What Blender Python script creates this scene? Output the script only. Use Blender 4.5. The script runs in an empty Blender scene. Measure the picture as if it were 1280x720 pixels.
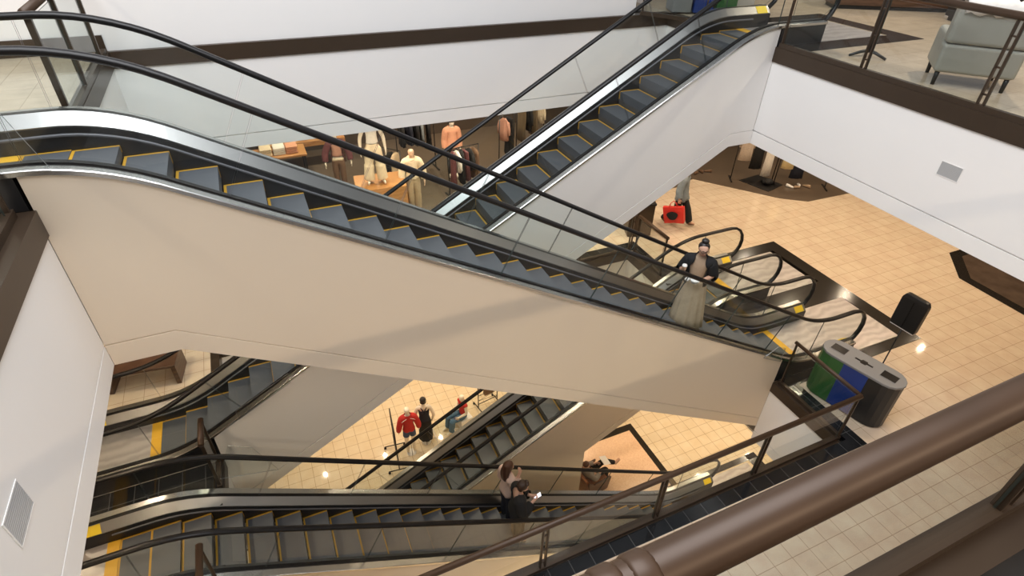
import bpy, bmesh, math, random
from mathutils import Vector, Matrix
random.seed(7)
SC = bpy.context.scene
COL = SC.collection
PI = math.pi
R = math.radians

# ------------------------------------------------------------------ materials
MATS = {}
def mat(name, col, rough=0.5, metal=0.0, noise=0.0, nscale=8.0, bump=0.0, spec=0.5, coat=0.0):
    m = bpy.data.materials.new(name); m.use_nodes = True
    nt = m.node_tree; b = nt.nodes['Principled BSDF']
    b.inputs['Base Color'].default_value = (*col, 1); b.inputs['Roughness'].default_value = rough
    b.inputs['Metallic'].default_value = metal; b.inputs['Specular IOR Level'].default_value = spec
    b.inputs['Coat Weight'].default_value = coat
    if noise > 0 or bump > 0:
        tc = nt.nodes.new('ShaderNodeTexCoord'); n = nt.nodes.new('ShaderNodeTexNoise')
        n.inputs['Scale'].default_value = nscale; n.inputs['Detail'].default_value = 4
        nt.links.new(tc.outputs['Object'], n.inputs['Vector'])
        if noise > 0:
            r = nt.nodes.new('ShaderNodeMixRGB'); r.blend_type = 'MIX'
            r.inputs['Color1'].default_value = (*[max(0, c * (1 - noise)) for c in col], 1)
            r.inputs['Color2'].default_value = (*[min(1, c * (1 + noise)) for c in col], 1)
            nt.links.new(n.outputs['Fac'], r.inputs['Fac']); nt.links.new(r.outputs['Color'], b.inputs['Base Color'])
        if bump > 0:
            bp = nt.nodes.new('ShaderNodeBump'); bp.inputs['Strength'].default_value = bump; bp.inputs['Distance'].default_value = 0.02
            nt.links.new(n.outputs['Fac'], bp.inputs['Height']); nt.links.new(bp.outputs['Normal'], b.inputs['Normal'])
    MATS[name] = m
    return m

def tile_mat(name, col, col2, grout, size, rough, gw=0.012, off=(0, 0), var=0.06, spec=0.5):
    m = bpy.data.materials.new(name); m.use_nodes = True
    nt = m.node_tree; L = nt.links; b = nt.nodes['Principled BSDF']
    geo = nt.nodes.new('ShaderNodeNewGeometry'); mp = nt.nodes.new('ShaderNodeMapping')
    mp.inputs['Location'].default_value = (off[0], off[1], 0)
    mp.inputs['Scale'].default_value = (1 / size, 1 / size, 1 / size)
    L.new(geo.outputs['Position'], mp.inputs['Vector'])
    br = nt.nodes.new('ShaderNodeTexBrick'); br.offset = 0.0; br.squash = 1.0
    br.inputs['Color1'].default_value = (*col, 1); br.inputs['Color2'].default_value = (*col2, 1); br.inputs['Mortar'].default_value = (*grout, 1)
    br.inputs['Scale'].default_value = 1; br.inputs['Mortar Size'].default_value = gw; br.inputs['Mortar Smooth'].default_value = 0.2
    br.inputs['Brick Width'].default_value = 1; br.inputs['Row Height'].default_value = 1; br.inputs['Bias'].default_value = -0.2
    L.new(mp.outputs['Vector'], br.inputs['Vector'])
    n = nt.nodes.new('ShaderNodeTexNoise'); n.inputs['Scale'].default_value = 3.5; n.inputs['Detail'].default_value = 6
    L.new(geo.outputs['Position'], n.inputs['Vector'])
    ov = nt.nodes.new('ShaderNodeMixRGB'); ov.blend_type = 'OVERLAY'; ov.inputs['Fac'].default_value = var * 4
    L.new(br.outputs['Color'], ov.inputs['Color1']); L.new(n.outputs['Fac'], ov.inputs['Color2'])
    L.new(ov.outputs['Color'], b.inputs['Base Color'])
    b.inputs['Roughness'].default_value = rough; b.inputs['Specular IOR Level'].default_value = spec
    MATS[name] = m
    return m

def glass_mat(name, tint, ior=1.45, edge=False):
    m = bpy.data.materials.new(name); m.use_nodes = True
    nt = m.node_tree; L = nt.links; nt.nodes.remove(nt.nodes['Principled BSDF'])
    out = nt.nodes['Material Output']
    tr = nt.nodes.new('ShaderNodeBsdfTransparent'); tr.inputs['Color'].default_value = (*tint, 1)
    gl = nt.nodes.new('ShaderNodeBsdfGlossy'); gl.inputs['Roughness'].default_value = 0.02
    fr = nt.nodes.new('ShaderNodeFresnel'); fr.inputs['IOR'].default_value = ior
    mx = nt.nodes.new('ShaderNodeMixShader')
    geo = nt.nodes.new('ShaderNodeNewGeometry'); mt = nt.nodes.new('ShaderNodeMath'); mt.operation = 'SUBTRACT'; mt.use_clamp = True
    L.new(fr.outputs['Fac'], mt.inputs[0]); L.new(geo.outputs['Backfacing'], mt.inputs[1]); fr.inputs['IOR'].default_value = ior
    L.new(mt.outputs['Value'], mx.inputs['Fac']); L.new(tr.outputs['BSDF'], mx.inputs[1]); L.new(gl.outputs['BSDF'], mx.inputs[2])
    L.new(mx.outputs['Shader'], out.inputs['Surface'])
    MATS[name] = m
    return m

def speckle_mat(name, c1, c2, scale, rough, spec=0.5):
    m = bpy.data.materials.new(name); m.use_nodes = True
    nt = m.node_tree; L = nt.links; b = nt.nodes['Principled BSDF']
    geo = nt.nodes.new('ShaderNodeNewGeometry'); v = nt.nodes.new('ShaderNodeTexVoronoi'); v.inputs['Scale'].default_value = scale
    L.new(geo.outputs['Position'], v.inputs['Vector'])
    r = nt.nodes.new('ShaderNodeMixRGB'); r.inputs['Color1'].default_value = (*c1, 1); r.inputs['Color2'].default_value = (*c2, 1)
    L.new(v.outputs['Color'], r.inputs['Fac']); L.new(r.outputs['Color'], b.inputs['Base Color'])
    b.inputs['Roughness'].default_value = rough; b.inputs['Specular IOR Level'].default_value = spec
    MATS[name] = m
    return m

def wave_mat(name, c1, c2, scale, rough, metal=0.0, axis='X', dist=1.0, spec=0.5):
    m = bpy.data.materials.new(name); m.use_nodes = True
    nt = m.node_tree; L = nt.links; b = nt.nodes['Principled BSDF']
    tc = nt.nodes.new('ShaderNodeNewGeometry'); w = nt.nodes.new('ShaderNodeTexWave')
    w.bands_direction = axis; w.inputs['Scale'].default_value = scale; w.inputs['Distortion'].default_value = dist; w.inputs['Detail'].default_value = 3
    L.new(tc.outputs['Position'], w.inputs['Vector'])
    r = nt.nodes.new('ShaderNodeMixRGB'); r.inputs['Color1'].default_value = (*c1, 1); r.inputs['Color2'].default_value = (*c2, 1)
    L.new(w.outputs['Fac'], r.inputs['Fac']); L.new(r.outputs['Color'], b.inputs['Base Color'])
    b.inputs['Roughness'].default_value = rough; b.inputs['Metallic'].default_value = metal; b.inputs['Specular IOR Level'].default_value = spec
    MATS[name] = m
    return m

W = mat('painted_white', (.86, .845, .825), .6, noise=.015, nscale=1.5)
LIT_CREAM = mat('cream_warm_lit', (.78, .675, .54), .5, noise=.03, nscale=.8)  # off-white cladding paint with warm light mixed into the colour; column shares it
CEIL = mat('ceiling_white', (.78, .74, .68), .8)
BRONZE = mat('bronze', (.055, .036, .023), .36, .3, noise=.12, nscale=3)
BRONZE_RAIL = mat('bronze_rail', (.058, .033, .019), .42, .15, noise=.15, nscale=5, spec=.35)
STEEL = mat('stainless', (.50, .495, .48), .26, 1.0, noise=.05, nscale=2)
STEEL_D = mat('dull_steel', (.36, .36, .355), .4, 1.0, noise=.06, nscale=2)
BLACK = mat('black_rubber', (.008, .007, .007), .35, spec=.3)
BLACK_M = mat('black_skirt', (.015, .015, .016), .35)
GREYB = mat('brush_grey', (.10, .10, .11), .5)
STEP = wave_mat('step_metal', (.082, .088, .097), (.104, .111, .122), 42, .5, .2, 'Y', 0.0)
YEL = mat('yellow_line', (.52, .285, .025), .5)
COMB = mat('comb_yellow', (.72, .40, .03), .45)
PLATE = wave_mat('landing_metal', (.44, .40, .385), (.56, .52, .50), 1.6, .38, .55, 'Y', 9.0)
GLASS = glass_mat('clear_glass', (.95, .972, .966))
ACRYL = glass_mat('clear_acrylic', (.96, .97, .97), 1.5)
GEDGE = mat('glass_edge', (.03, .045, .04), .3)
TILE_R = tile_mat('beige_tile', (.62, .50, .375), (.65, .525, .395), (.40, .29, .20), .34, .055, .016, (.04, .08))
TILE_1 = tile_mat('cream_tile', (.74, .62, .44), (.77, .65, .47), (.46, .34, .22), .34, .05, .02, (.26, .2))
TILE_3 = tile_mat('upper_tile', (.50, .405, .30), (.53, .43, .32), (.40, .31, .22), .40, .18, .015)
BLKTILE = tile_mat('black_tile', (.010, .0105, .012), (.013, .0135, .015), (.06, .06, .06), .34, .12, .02, (.04, .0), var=.02)
BLKSTONE = mat('black_stone', (.017, .0145, .0125), .16, noise=.3, nscale=6)
MARBLE = mat('brown_marble', (.085, .06, .045), .1, noise=.5, nscale=3)
PINK = speckle_mat('pink_granite', (.72, .46, .29), (.86, .62, .42), 40, .3)
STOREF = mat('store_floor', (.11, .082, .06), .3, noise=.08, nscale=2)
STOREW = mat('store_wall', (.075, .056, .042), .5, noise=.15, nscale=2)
WOOD = wave_mat('orange_wood', (.42, .20, .07), (.50, .255, .10), 3, .4, 0, 'Z', 5)
DWOOD = wave_mat('dark_wood', (.075, .038, .022), (.115, .06, .035), 3, .35, 0, 'Z', 5)
RWOOD = wave_mat('red_wood', (.32, .13, .055), (.40, .17, .075), 4, .35, 0, 'X', 4)
SKIN = mat('skin', (.60, .36, .25), .5)
SKIN2 = mat('skin_light', (.66, .41, .30), .5)
HAIRB = mat('black_hair', (.012, .010, .010), .4)
HAIRN = mat('brown_hair', (.075, .030, .016), .4)
HAIRD = mat('dark_brown_hair', (.03, .014, .009), .45)
def cloth(name, col, rough=.85, noise=.12, ns=25):
    return mat(name, col, rough, 0, noise, ns, .15)
C_BLACK = cloth('black_cloth', (.010, .010, .011))
C_TAN = cloth('tan_cloth', (.40, .285, .19))
C_BEIGE = cloth('beige_skirt', (.47, .375, .26))
C_GREY = cloth('grey_denim', (.19, .22, .24), noise=.35, ns=10)
C_GREYS = cloth('grey_jacket', (.26, .23, .21))
C_RED = cloth('red_cloth', (.50, .025, .02))
C_REDBAG = mat('red_bag', (.62, .03, .02), .45)
C_JEAN = cloth('blue_denim', (.07, .15, .25), noise=.3)
C_JEAND = cloth('dark_denim', (.05, .08, .16))
C_NAVY = cloth('navy_cloth', (.012, .016, .032))
C_PINKW = cloth('pale_pink_cloth', (.72, .55, .48))
C_CREAM = cloth('cream_cloth', (.78, .66, .48))
C_BEIG2 = cloth('beige_cloth', (.50, .39, .26))
C_BROWN = cloth('brown_cloth', (.16, .092, .055))
C_ROSE = cloth('rose_cloth', (.50, .26, .19))
C_SALMON = cloth('salmon_cloth', (.66, .33, .21))
C_BURG = cloth('burgundy_cloth', (.15, .05, .055))
C_OLIVE = cloth('olive_cloth', (.17, .125, .075))
C_WHITE = cloth('white_cloth', (.80, .77, .72))
C_PATT = mat('patterned_cloth', (.55, .47, .40), .85, 0, .6, 60)
C_YEL = cloth('pale_yellow_cloth', (.80, .66, .36))
MANN = mat('mannequin_white', (.82, .75, .64), .4)
MANN_T = mat('mannequin_tan', (.72, .50, .36), .4)
LEATH = mat('grey_leather', (.30, .29, .25), .42, noise=.08, nscale=4, bump=.1)
GREYP = mat('grey_plastic', (.20, .195, .19), .5)
GREENP = mat('green_panel', (.022, .105, .025), .4, noise=.25, nscale=3)
BLUEP = mat('blue_panel', (.008, .035, .20), .4, noise=.2, nscale=3)
BLACKP = mat('black_panel', (.014, .013, .013), .4)
VENT = mat('vent_grey', (.42, .42, .42), .5)
WHITEP = mat('white_plastic', (.85, .84, .82), .4)
CUPC = mat('cup_card', (.50, .32, .20), .6)
STICK = mat('sticker_yellow', (.86, .62, .03), .5)
SCREEN = bpy.data.materials.new('phone_screen'); SCREEN.use_nodes = True
_b = SCREEN.node_tree.nodes['Principled BSDF']; _b.inputs['Base Color'].default_value = (.8, .8, .85, 1)
_b.inputs['Emission Color'].default_value = (.9, .92, 1, 1); _b.inputs['Emission Strength'].default_value = 1.2

# ------------------------------------------------------------------ mesh builder
class MB:
    def __init__(s): s.v = []; s.f = []; s.m = []; s.cur = 0; s.sm = []
    def mat(s, i): s.cur = i; return s
    def add(s, vs, fs, smooth=False):
        o = len(s.v); s.v += [tuple(v) for v in vs]
        for f in fs: s.f.append([o + i for i in f]); s.m.append(s.cur); s.sm.append(smooth)
        return s
    def box(s, x0, x1, y0, y1, z0, z1, M=None):
        vs = [Vector((x, y, z)) for z in (z0, z1) for y in (y0, y1) for x in (x0, x1)]
        if M is not None: vs = [M @ v for v in vs]
        return s.add(vs, [(0, 2, 3, 1), (4, 5, 7, 6), (0, 1, 5, 4), (2, 6, 7, 3), (0, 4, 6, 2), (1, 3, 7, 5)])
    def prism(s, poly, a0, a1, axis='y', M=None, side_mat=None):
        n = len(poly); vs = []
        for a in (a0, a1):
            for p, q in poly:
                vs.append(Vector({'y': (p, a, q), 'x': (a, p, q), 'z': (p, q, a)}[axis]))
        if M is not None: vs = [M @ v for v in vs]
        s.add(vs, [tuple(range(n)), tuple(range(2 * n - 1, n - 1, -1))])
        c = s.cur
        if side_mat is not None: s.cur = side_mat
        o = len(s.v) - 2 * n
        for i in range(n):
            j = (i + 1) % n
            s.f.append([o + i, o + j, o + n + j, o + n + i]); s.m.append(s.cur); s.sm.append(False)
        s.cur = c
        return s
    def loft(s, rings, cap=True, smooth=True):
        n = len(rings[0]); vs = [v for r in rings for v in r]; fs = []
        for k in range(len(rings) - 1):
            for i in range(n):
                j = (i + 1) % n; fs.append((k * n + i, k * n + j, (k + 1) * n + j, (k + 1) * n + i))
        if cap: fs += [tuple(reversed(range(n))), tuple((len(rings) - 1) * n + i for i in range(n))]
        return s.add(vs, fs, smooth)
    def tube(s, pts, r, n=10, flat=1.0, smooth=True):
        pts = [Vector(p) for p in pts]; rings = []; up = None
        for i, p in enumerate(pts):
            t = (pts[min(i + 1, len(pts) - 1)] - pts[max(i - 1, 0)]).normalized()
            if up is None:
                ref = Vector((0, 0, 1)) if abs(t.z) < .9 else Vector((0, 1, 0))
                side = t.cross(ref).normalized()
            else:
                side = (up - t * up.dot(t)).normalized()
            up = side; b = side.cross(t).normalized()
            rr = r[i] if isinstance(r, (list, tuple)) else r
            rings.append([p + side * (rr * math.cos(2 * PI * k / n)) + b * (rr * flat * math.sin(2 * PI * k / n)) for k in range(n)])
        return s.loft(rings, True, smooth)
    def ell(s, c, r, nu=16, nv=10, M=None):
        c = Vector(c); rings = []
        for j in range(1, nv):
            a = PI * j / nv
            ring = []
            for i in range(nu):
                b = 2 * PI * i / nu
                v = Vector((r[0] * math.sin(a) * math.cos(b), r[1] * math.sin(a) * math.sin(b), -r[2] * math.cos(a)))
                if M is not None: v = M @ v
                ring.append(c + v)
            rings.append(ring)
        return s.loft(rings)
    def lathe(s, prof, c=(0, 0, 0), n=20, smooth=True):
        c = Vector(c)
        return s.loft([[c + Vector((r * math.cos(2 * PI * k / n), r * math.sin(2 * PI * k / n), z)) for k in range(n)] for r, z in prof], True, smooth)
    def build(s, name, mats, parent=None, bevel=0, seg=2, xf=None):
        org = Vector((0, 0, 0)); p = parent
        while p is not None: org += p.location; p = p.parent
        vs = s.v if xf is None else [xf(Vector(v)) for v in s.v]
        me = bpy.data.meshes.new(name)
        me.from_pydata([tuple(Vector(v) - org) for v in vs], [], s.f)
        if not isinstance(mats, (list, tuple)): mats = [mats]
        for m in mats: me.materials.append(m)
        for i, pl in enumerate(me.polygons):
            pl.material_index = s.m[i]; pl.use_smooth = s.sm[i]
        bm = bmesh.new(); bm.from_mesh(me); bmesh.ops.recalc_face_normals(bm, faces=bm.faces); bm.to_mesh(me); bm.free()
        o = bpy.data.objects.new(name, me); COL.objects.link(o); o.parent = parent
        if bevel:
            b = o.modifiers.new('bevel', 'BEVEL'); b.width = bevel; b.segments = seg; b.limit_method = 'ANGLE'; b.angle_limit = R(40)
        return o

def tag(o, label, cat, group=None, kind=None):
    o['label'] = label; o['category'] = cat
    if group: o['group'] = group
    if kind: o['kind'] = kind
    return o
def thing(name, label, cat, loc=(0, 0, 0), rz=0.0, group=None):
    o = bpy.data.objects.new(name, None); COL.objects.link(o); o.location = loc; o.rotation_euler = (0, 0, rz)
    o.empty_display_size = .2
    return tag(o, label, cat, group)
def struct(mb, name, mats, label=None, bevel=0):
    o = mb.build(name, mats, None, bevel); o['kind'] = 'structure'
    if label: o['label'] = label
    return o
class Local:
    """builds in the frame of a rotated thing: parts keep local coordinates"""
def lbuild(mb, name, mats, parent, bevel=0, seg=2):
    # vertices already local to the thing (or given part): no origin shift
    me_o = mb.build(name, mats, None, bevel, seg); me_o.parent = parent
    return me_o
def relabel(root, label): root['label'] = label
def kids(o): return [c for c in bpy.data.objects if c.parent is o]
def dup(root, loc, rz, label, group=None, scale=None):
    r = root.copy(); COL.objects.link(r); r.location = loc; r.rotation_euler = (0, 0, rz)
    r['label'] = label
    if group: r['group'] = group
    if scale: r.scale = scale
    for c in list(root.children):
        d = c.copy(); COL.objects.link(d); d.parent = r
        for g in list(c.children):
            e = g.copy(); COL.objects.link(e); e.parent = d
    return r

# ------------------------------------------------------------------ skin figures
def skin(name, nodes, edges, mats, parent, sub=2, root=None):
    names = list(nodes); idx = {k: i for i, k in enumerate(names)}
    me = bpy.data.meshes.new(name); me.from_pydata([nodes[k][0] for k in names], [(idx[a], idx[b]) for a, b in edges], [])
    o = bpy.data.objects.new(name, me); COL.objects.link(o)
    sk = o.modifiers.new('skin', 'SKIN'); sk.use_smooth_shade = True; sk.branch_smoothing = .3
    if not me.skin_vertices:
        bm = bmesh.new(); bm.from_mesh(me); bm.verts.layers.skin.verify(); bm.to_mesh(me); bm.free()
    for k, i in idx.items():
        r = nodes[k][1]; sv = me.skin_vertices[0].data[i]
        sv.radius = (r, r) if not isinstance(r, tuple) else r
        sv.use_root = (k == (root or names[0]))
    sb = o.modifiers.new('sub', 'SUBSURF'); sb.levels = sub; sb.render_levels = sub
    dg = bpy.context.evaluated_depsgraph_get(); dg.update()
    m2 = bpy.data.meshes.new_from_object(o.evaluated_get(dg)); m2.name = name
    for p in m2.polygons: p.use_smooth = True
    o.modifiers.clear(); o.data = m2; bpy.data.meshes.remove(me)
    m2.materials.clear()
    for m in (mats if isinstance(mats, (list, tuple)) else [mats]): m2.materials.append(m)
    o.parent = parent
    return o
# ------------------------------------------------------------------ place: all lengths in metres
H = 5.8                      # storey height
XL, XR = -1.79, 8.20         # left / right faces of the atrium opening
YN, YF = 0.50, 10.40         # near / far faces on the upper storey
YN2 = 3.76                   # near face on the middle storey
YA, YB = 5.22, 7.44          # near outer faces of the two escalator runs
EW = 1.56                    # overall escalator width
ZB, ZG, ZW = -.234, -1.44, -1.68   # bronze band, groove, fascia bottom (below a floor)
Z2, Z1 = -H, -2 * H
SL = .577

DECK = mat('brushed_deck', (.30, .297, .29), .36, 1.0, noise=.05, nscale=2)
# ------------------------------------------------------------------ escalators
def zc(x, offs, offf, L=.5, offb=None):
    """height of a line that runs parallel to the step noses: flat, 30 degrees, flat, with eased bends"""
    if offb is None: offb = offf
    k0 = -.66 + offs
    xt = (k0 - offf) / SL; xb = (k0 - (-H + offb)) / SL
    if x < xt - L: return offf
    if x < xt + L:
        u = (x - xt + L) / (2 * L); return offf - SL * L * u * u
    if x < xb - L: return k0 - SL * x
    if x < xb + L:
        u = (xb + L - x) / (2 * L); return -H + offb - SL * L * u * u * -1
    return -H + offb
X0, X1 = -2.72, 10.32        # ends of the decks
def stations(a, b):
    xs = {a, b}
    for c in (-1.3, 9.0):
        for i in range(-7, 8):
            x = c + i * .14
            if a < x < b: xs.add(round(x, 3))
    x = math.ceil(a / .8) * .8
    while x < b: xs.add(round(x, 3)); x += .8
    return sorted(xs)
def ext(mb, cross, a, b, far=False, inc=.10, L=.5):
    """sweep a (y, offset) cross-section along the run"""
    rings = []
    for x in stations(a, b):
        ring = []
        for y, of in cross:
            z = zc(x, of, of + inc, L)
            ring.append((x, EW - y if far else y, z))
        rings.append(ring)
    mb.loft(rings, True, False)
    return mb
def zsof(x):
    return max(-99, min(ZW, -2.365 - SL * x))

def escalator(label, mirror, dx, y0, dz, upper, phase, group, stickers=True, clad=None):
    LIT_CREAM = clad or MATS['cream_warm_lit']  # same cladding paint everywhere; warm light is in the default colour only
    if mirror: fx = lambda v: Vector((6.5 - v.x + dx, v.y + y0, v.z + dz))
    else: fx = lambda v: Vector((v.x + dx, v.y + y0, v.z + dz))
    base = fx(Vector((10.0, EW / 2, -H)))
    t = thing('escalator', label, 'escalator', base, 0, group)
    B = lambda mb, name, mats, parent=t, bevel=0: mb.build(name, mats, parent, bevel, 2, fx)
    # range of the clad truss in the opening
    if mirror: a_, b_ = 6.5 + dx - XR, 6.5 + dx - XL
    else: a_, b_ = XL - dx, XR - dx
    a_ += .004
    for far in (False, True):
        yy = (lambda y: EW - y) if far else (lambda y: y)
        side = 'far' if far else 'near'
        m = MB()
        end = b_ - .004 if upper else X1 - .1
        xs = stations(a_, end)
        top = [(x, zc(x, .19, .30)) for x in xs]
        def sof(x, o): return (-H if x > 1.89 else zsof(x) + o) if not upper else zsof(x) + o
        def poly(lo, hi):
            p = [(x, hi(x)) for x in xs]; q = [(x, min(lo(x), hi(x) - .001)) for x in xs]
            return p + q[::-1]
        xs = sorted(set(xs) | ({-1.187} if a_ < -1.187 else set()) | ({1.89, 1.8905} if not upper else set()))
        def strip(lo, hi, ya, yb):
            vs = []; n = len(xs)
            rings = [[(x, yy(ya), hi(x)), (x, yy(ya), min(lo(x), hi(x) - .0005)), (x, yy(yb), min(lo(x), hi(x) - .0005)), (x, yy(yb), hi(x))] for x in xs]
            m.loft(rings, True, False)
        tz = lambda x: zc(x, .19, .30)
        strip(lambda x: sof(x, .25), tz, .0, .09)
        strip(lambda x: sof(x, .0), lambda x: sof(x, .238), -.004, .09)
        strip(lambda x: sof(x, .02), lambda x: tz(x) - .02, .02, .11)
        B(m, 'side_panel', LIT_CREAM)
        m = MB(); ext(m, [(-.012, .19), (-.012, .228), (.0, .236), (.105, .236), (.105, .19)], X0, X1, far); B(m, 'outer_trim', STEEL_D if False else STEEL)
        m = MB(); ext(m, [(.105, .19), (.105, .25), (.165, .25), (.165, .19)], X0, X1, far); B(m, 'glazing_gasket', BLACK)
        m = MB(); ext(m, [(.165, .245), (.272, .138), (.272, .11), (.165, .19)], X0, X1, far); B(m, 'inner_deck', DECK)
        m = MB(); ext(m, [(.262, .125), (.28, .125), (.28, -.32), (.262, -.32)], X0, X1, far); sk = B(m, 'skirt_panel', BLACK_M)
        m = MB(); ext(m, [(.28, .035), (.298, .04), (.298, .055), (.28, .065)], X0 + .4, X1 - .5, far); B(m, 'skirt_brush', GREYB, sk)
        # newel bases standing on the two landings
        for (p, q, zf) in ((X0, a_ - .03, 0.0), ((b_ if upper else 9.0) + .03, X1, -H)):
            if q - p < .1: continue
            m = MB(); ys = sorted((yy(.006), yy(.262)))
            xs2 = stations(p, q)
            rings = []
            for x in xs2:
                zt_ = max(zf + .02, zc(x, .185, .285)); zi = max(zf + .015, zc(x, .09, .19))
                rings.append([(x, yy(.006), zf + .002), (x, yy(.262), zf + .002), (x, yy(.262), zi), (x, yy(.16), zt_), (x, yy(.006), zt_)])
            m.loft(rings, True, False); nb = B(m, 'newel_base', BLACK_M)
            if stickers:
                e, d = (X0, 1) if p == X0 else (X1, -1)
                m = MB(); yi = sorted((yy(.17), yy(.262)))
                xa, xb = sorted((e + d * .06, e + d * .30)); zt = zf + .238
                m.prism([(yy(.172), zt + .106), (yy(.272), zt + .006), (yy(.272), zt + .0), (yy(.172), zt + .10)], xa, xb, 'x')
                B(m, 'safety_sticker', STICK, nb)
        # handrail
        pts = []
        for k in range(9):
            a = R(-80 - (-80 - 90) * 0) if False else R(260 - k * (170 / 8.0))
            pts.append((-2.52 + .47 * math.cos(a), 0, .69 + .47 * math.sin(a)))
        xs3 = stations(-2.5, 10.0)
        pts += [(x, 0, zc(x, 1.20, 1.16, .55, 1.13)) for x in xs3[1:-1]]
        for k in range(9):
            a = R(90 - k * (170 / 8.0))
            pts.append((10.02 + .48 * math.cos(a), 0, -5.15 + .48 * math.sin(a)))
        yg = yy(.135)
        pts = [(-2.42, 0, .20)] + pts + [(9.92, 0, -5.64)]
        pts = [(p[0], yg, p[2]) for p in pts]
        m = MB(); m.tube(pts, .049, 10, .66); B(m, 'handrail', BLACK)
        # glass balustrade, one panel per pane
        cuts = [-1.75 + i * 1.36 for i in range(9)]
        def upx(x):
            k = max(0, min(1, (x + 1.6) / .9)) * max(0, min(1, (9.3 - x) / .9)); return x + .36 * k
        panels = []
        for i in range(len(cuts) - 1): panels.append((cuts[i] + .006, cuts[i + 1] - .006))
        for p, q in panels:
            n = 9; lo = [p + (q - p) * j / (n - 1) for j in range(n)]
            pl = [(x, zc(x, .24, .34)) for x in lo]; pu = [(upx(x), zc(upx(x), 1.17, 1.13, .55, 1.10)) for x in lo]
            m = MB(); m.prism(pl + pu[::-1], yg - .006, yg + .006, 'y', None, 1); B(m, 'glass_panel', [GLASS, GEDGE])
        # end panes with the rounded ends
        p = cuts[0] - .006; lo = [-2.66 + (p + 2.66) * j / 6 for j in range(7)]
        pl = [(x, zc(x, .24, .34)) for x in lo]; pu = [(x, zc(x, 1.17, 1.13, .55, 1.10)) for x in [p, (p - 2.5) / 2, -2.5]]
        arc = [(-2.52 + .44 * math.cos(R(a)), .69 + .44 * math.sin(R(a))) for a in (100, 120, 140, 160, 180, 200)]
        m = MB(); m.prism(pl + pu + arc, yg - .006, yg + .006, 'y', None, 1); B(m, 'glass_panel', [GLASS, GEDGE])
        p = cuts[-1] + .006; lo = [p + (10.28 - p) * j / 6 for j in range(7)]
        pl = [(x, zc(x, .24, .34)) for x in lo]; pu = [(x, zc(x, 1.17, 1.13, .55, 1.10)) for x in [10.0, 9.6, upx(p)]]
        arc = [(10.02 + .45 * math.cos(R(a)), -5.15 + .45 * math.sin(R(a))) for a in (-30, 0, 20, 40, 60, 80)]
        m = MB(); m.prism(pl + arc + pu, yg - .006, yg + .006, 'y', None, 1); B(m, 'glass_panel', [GLASS, GEDGE])
    # soffit between the side panels
    m = MB(); end = (b_ - .004) if upper else 1.97
    xs = sorted(set(stations(a_, end)) | ({-1.187} if a_ < -1.187 else set()))
    m.loft([[(x, .11, zsof(x)), (x, EW - .11, zsof(x)), (x, EW - .11, zsof(x) + .08), (x, .11, zsof(x) + .08)] for x in xs], True, False)
    if not upper: m.box(1.89, 1.97, .11, EW - .11, -H, zsof(1.89) + .05)
    B(m, 'soffit_panel', LIT_CREAM)
    # steps
    x = phase
    while x > -1.95: x -= .4
    x += .4
    while x < 9.42:
        z = zc(x - .03, 0, 0, .35)
        m = MB()
        m.box(x - .4, x - .001, .284, EW - .284, z - .04, z)
        dz2 = z - zc(x + .37, 0, 0, .35)
        if dz2 > .01: m.loft([[(x - .03, yv, z - .04), (x - .001, yv, z - .03), (x - .002, yv, z - dz2 * .6), (x - .02, yv, z - dz2 - .02), (x - .05, yv, z - dz2 - .02)] for yv in (.284, EW - .284)], True, False)
        m.mat(1)
        for ya, yb in ((.284, .312), (EW - .312, EW - .284)):
            m.box(x - .4, x - .002, ya, yb, z, z + .0025)
            if dz2 > .03: m.box(x - .002, x + .0015, ya, yb, z - dz2 * .55, z - .002)
        m.box(x - .4, x - .372, .312, EW - .312, z, z + .0025)
        B(m, 'step', [STEP, YEL])
        x += .4
    # comb plates and landing plates
    xe = x - .4
    m = MB(); m.box(xe + .002, xe + .16, .284, EW - .284, -H - .02, -H + .006); B(m, 'comb_plate', COMB)
    m = MB(); m.box(xe + .16, 11.84, .284 if False else .02, EW - .02, -H - .02, -H + .004); B(m, 'landing_plate', PLATE)
    x = phase
    while x > -1.95: x -= .4
    m = MB(); m.box(x - .16, x - .002, .284, EW - .284, -.02, .006); B(m, 'comb_plate', COMB)
    m = MB(); m.box(-4.3, x - .16, .02, EW - .02, -.02, .004); B(m, 'landing_plate', PLATE)
    return t

GE = 'escalators crossing the atrium'
escalator('long upper escalator across the middle with warm-lit side, ridden by woman in long skirt', False, 0, YA, 0, True, .70, GE)
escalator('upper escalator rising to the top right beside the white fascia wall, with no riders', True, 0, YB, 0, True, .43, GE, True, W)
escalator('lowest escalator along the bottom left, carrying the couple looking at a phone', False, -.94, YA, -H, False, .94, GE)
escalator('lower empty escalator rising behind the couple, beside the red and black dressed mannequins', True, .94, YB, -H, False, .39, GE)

# ------------------------------------------------------------------ setting: floors, fascias, ceilings
def slab(name, rects, z0, z1, m, label=None):
    for r in rects:
        b = MB(); b.box(r[0], r[1], r[2], r[3], z0, z1); struct(b, name, m, label)
OUT = (-9.0, 23.0, -6.0, 20.0)
yA2, yB2 = YA + EW, YB + EW
# upper floor
slab('floor', [(OUT[0], XL - .02, OUT[2], YA), (OUT[0], -4.3, YA, yA2), (OUT[0], XL - .02, yA2, YF + .25),
               (XR + .02, OUT[1], OUT[2], YB), (10.8, OUT[1], YB, yB2), (XR + .02, OUT[1], yB2, OUT[3]),
               (XL - .02, XR + .02, OUT[2], YN - .02)], -.12, -.004, TILE_3, 'upper floor tiles')
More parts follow.
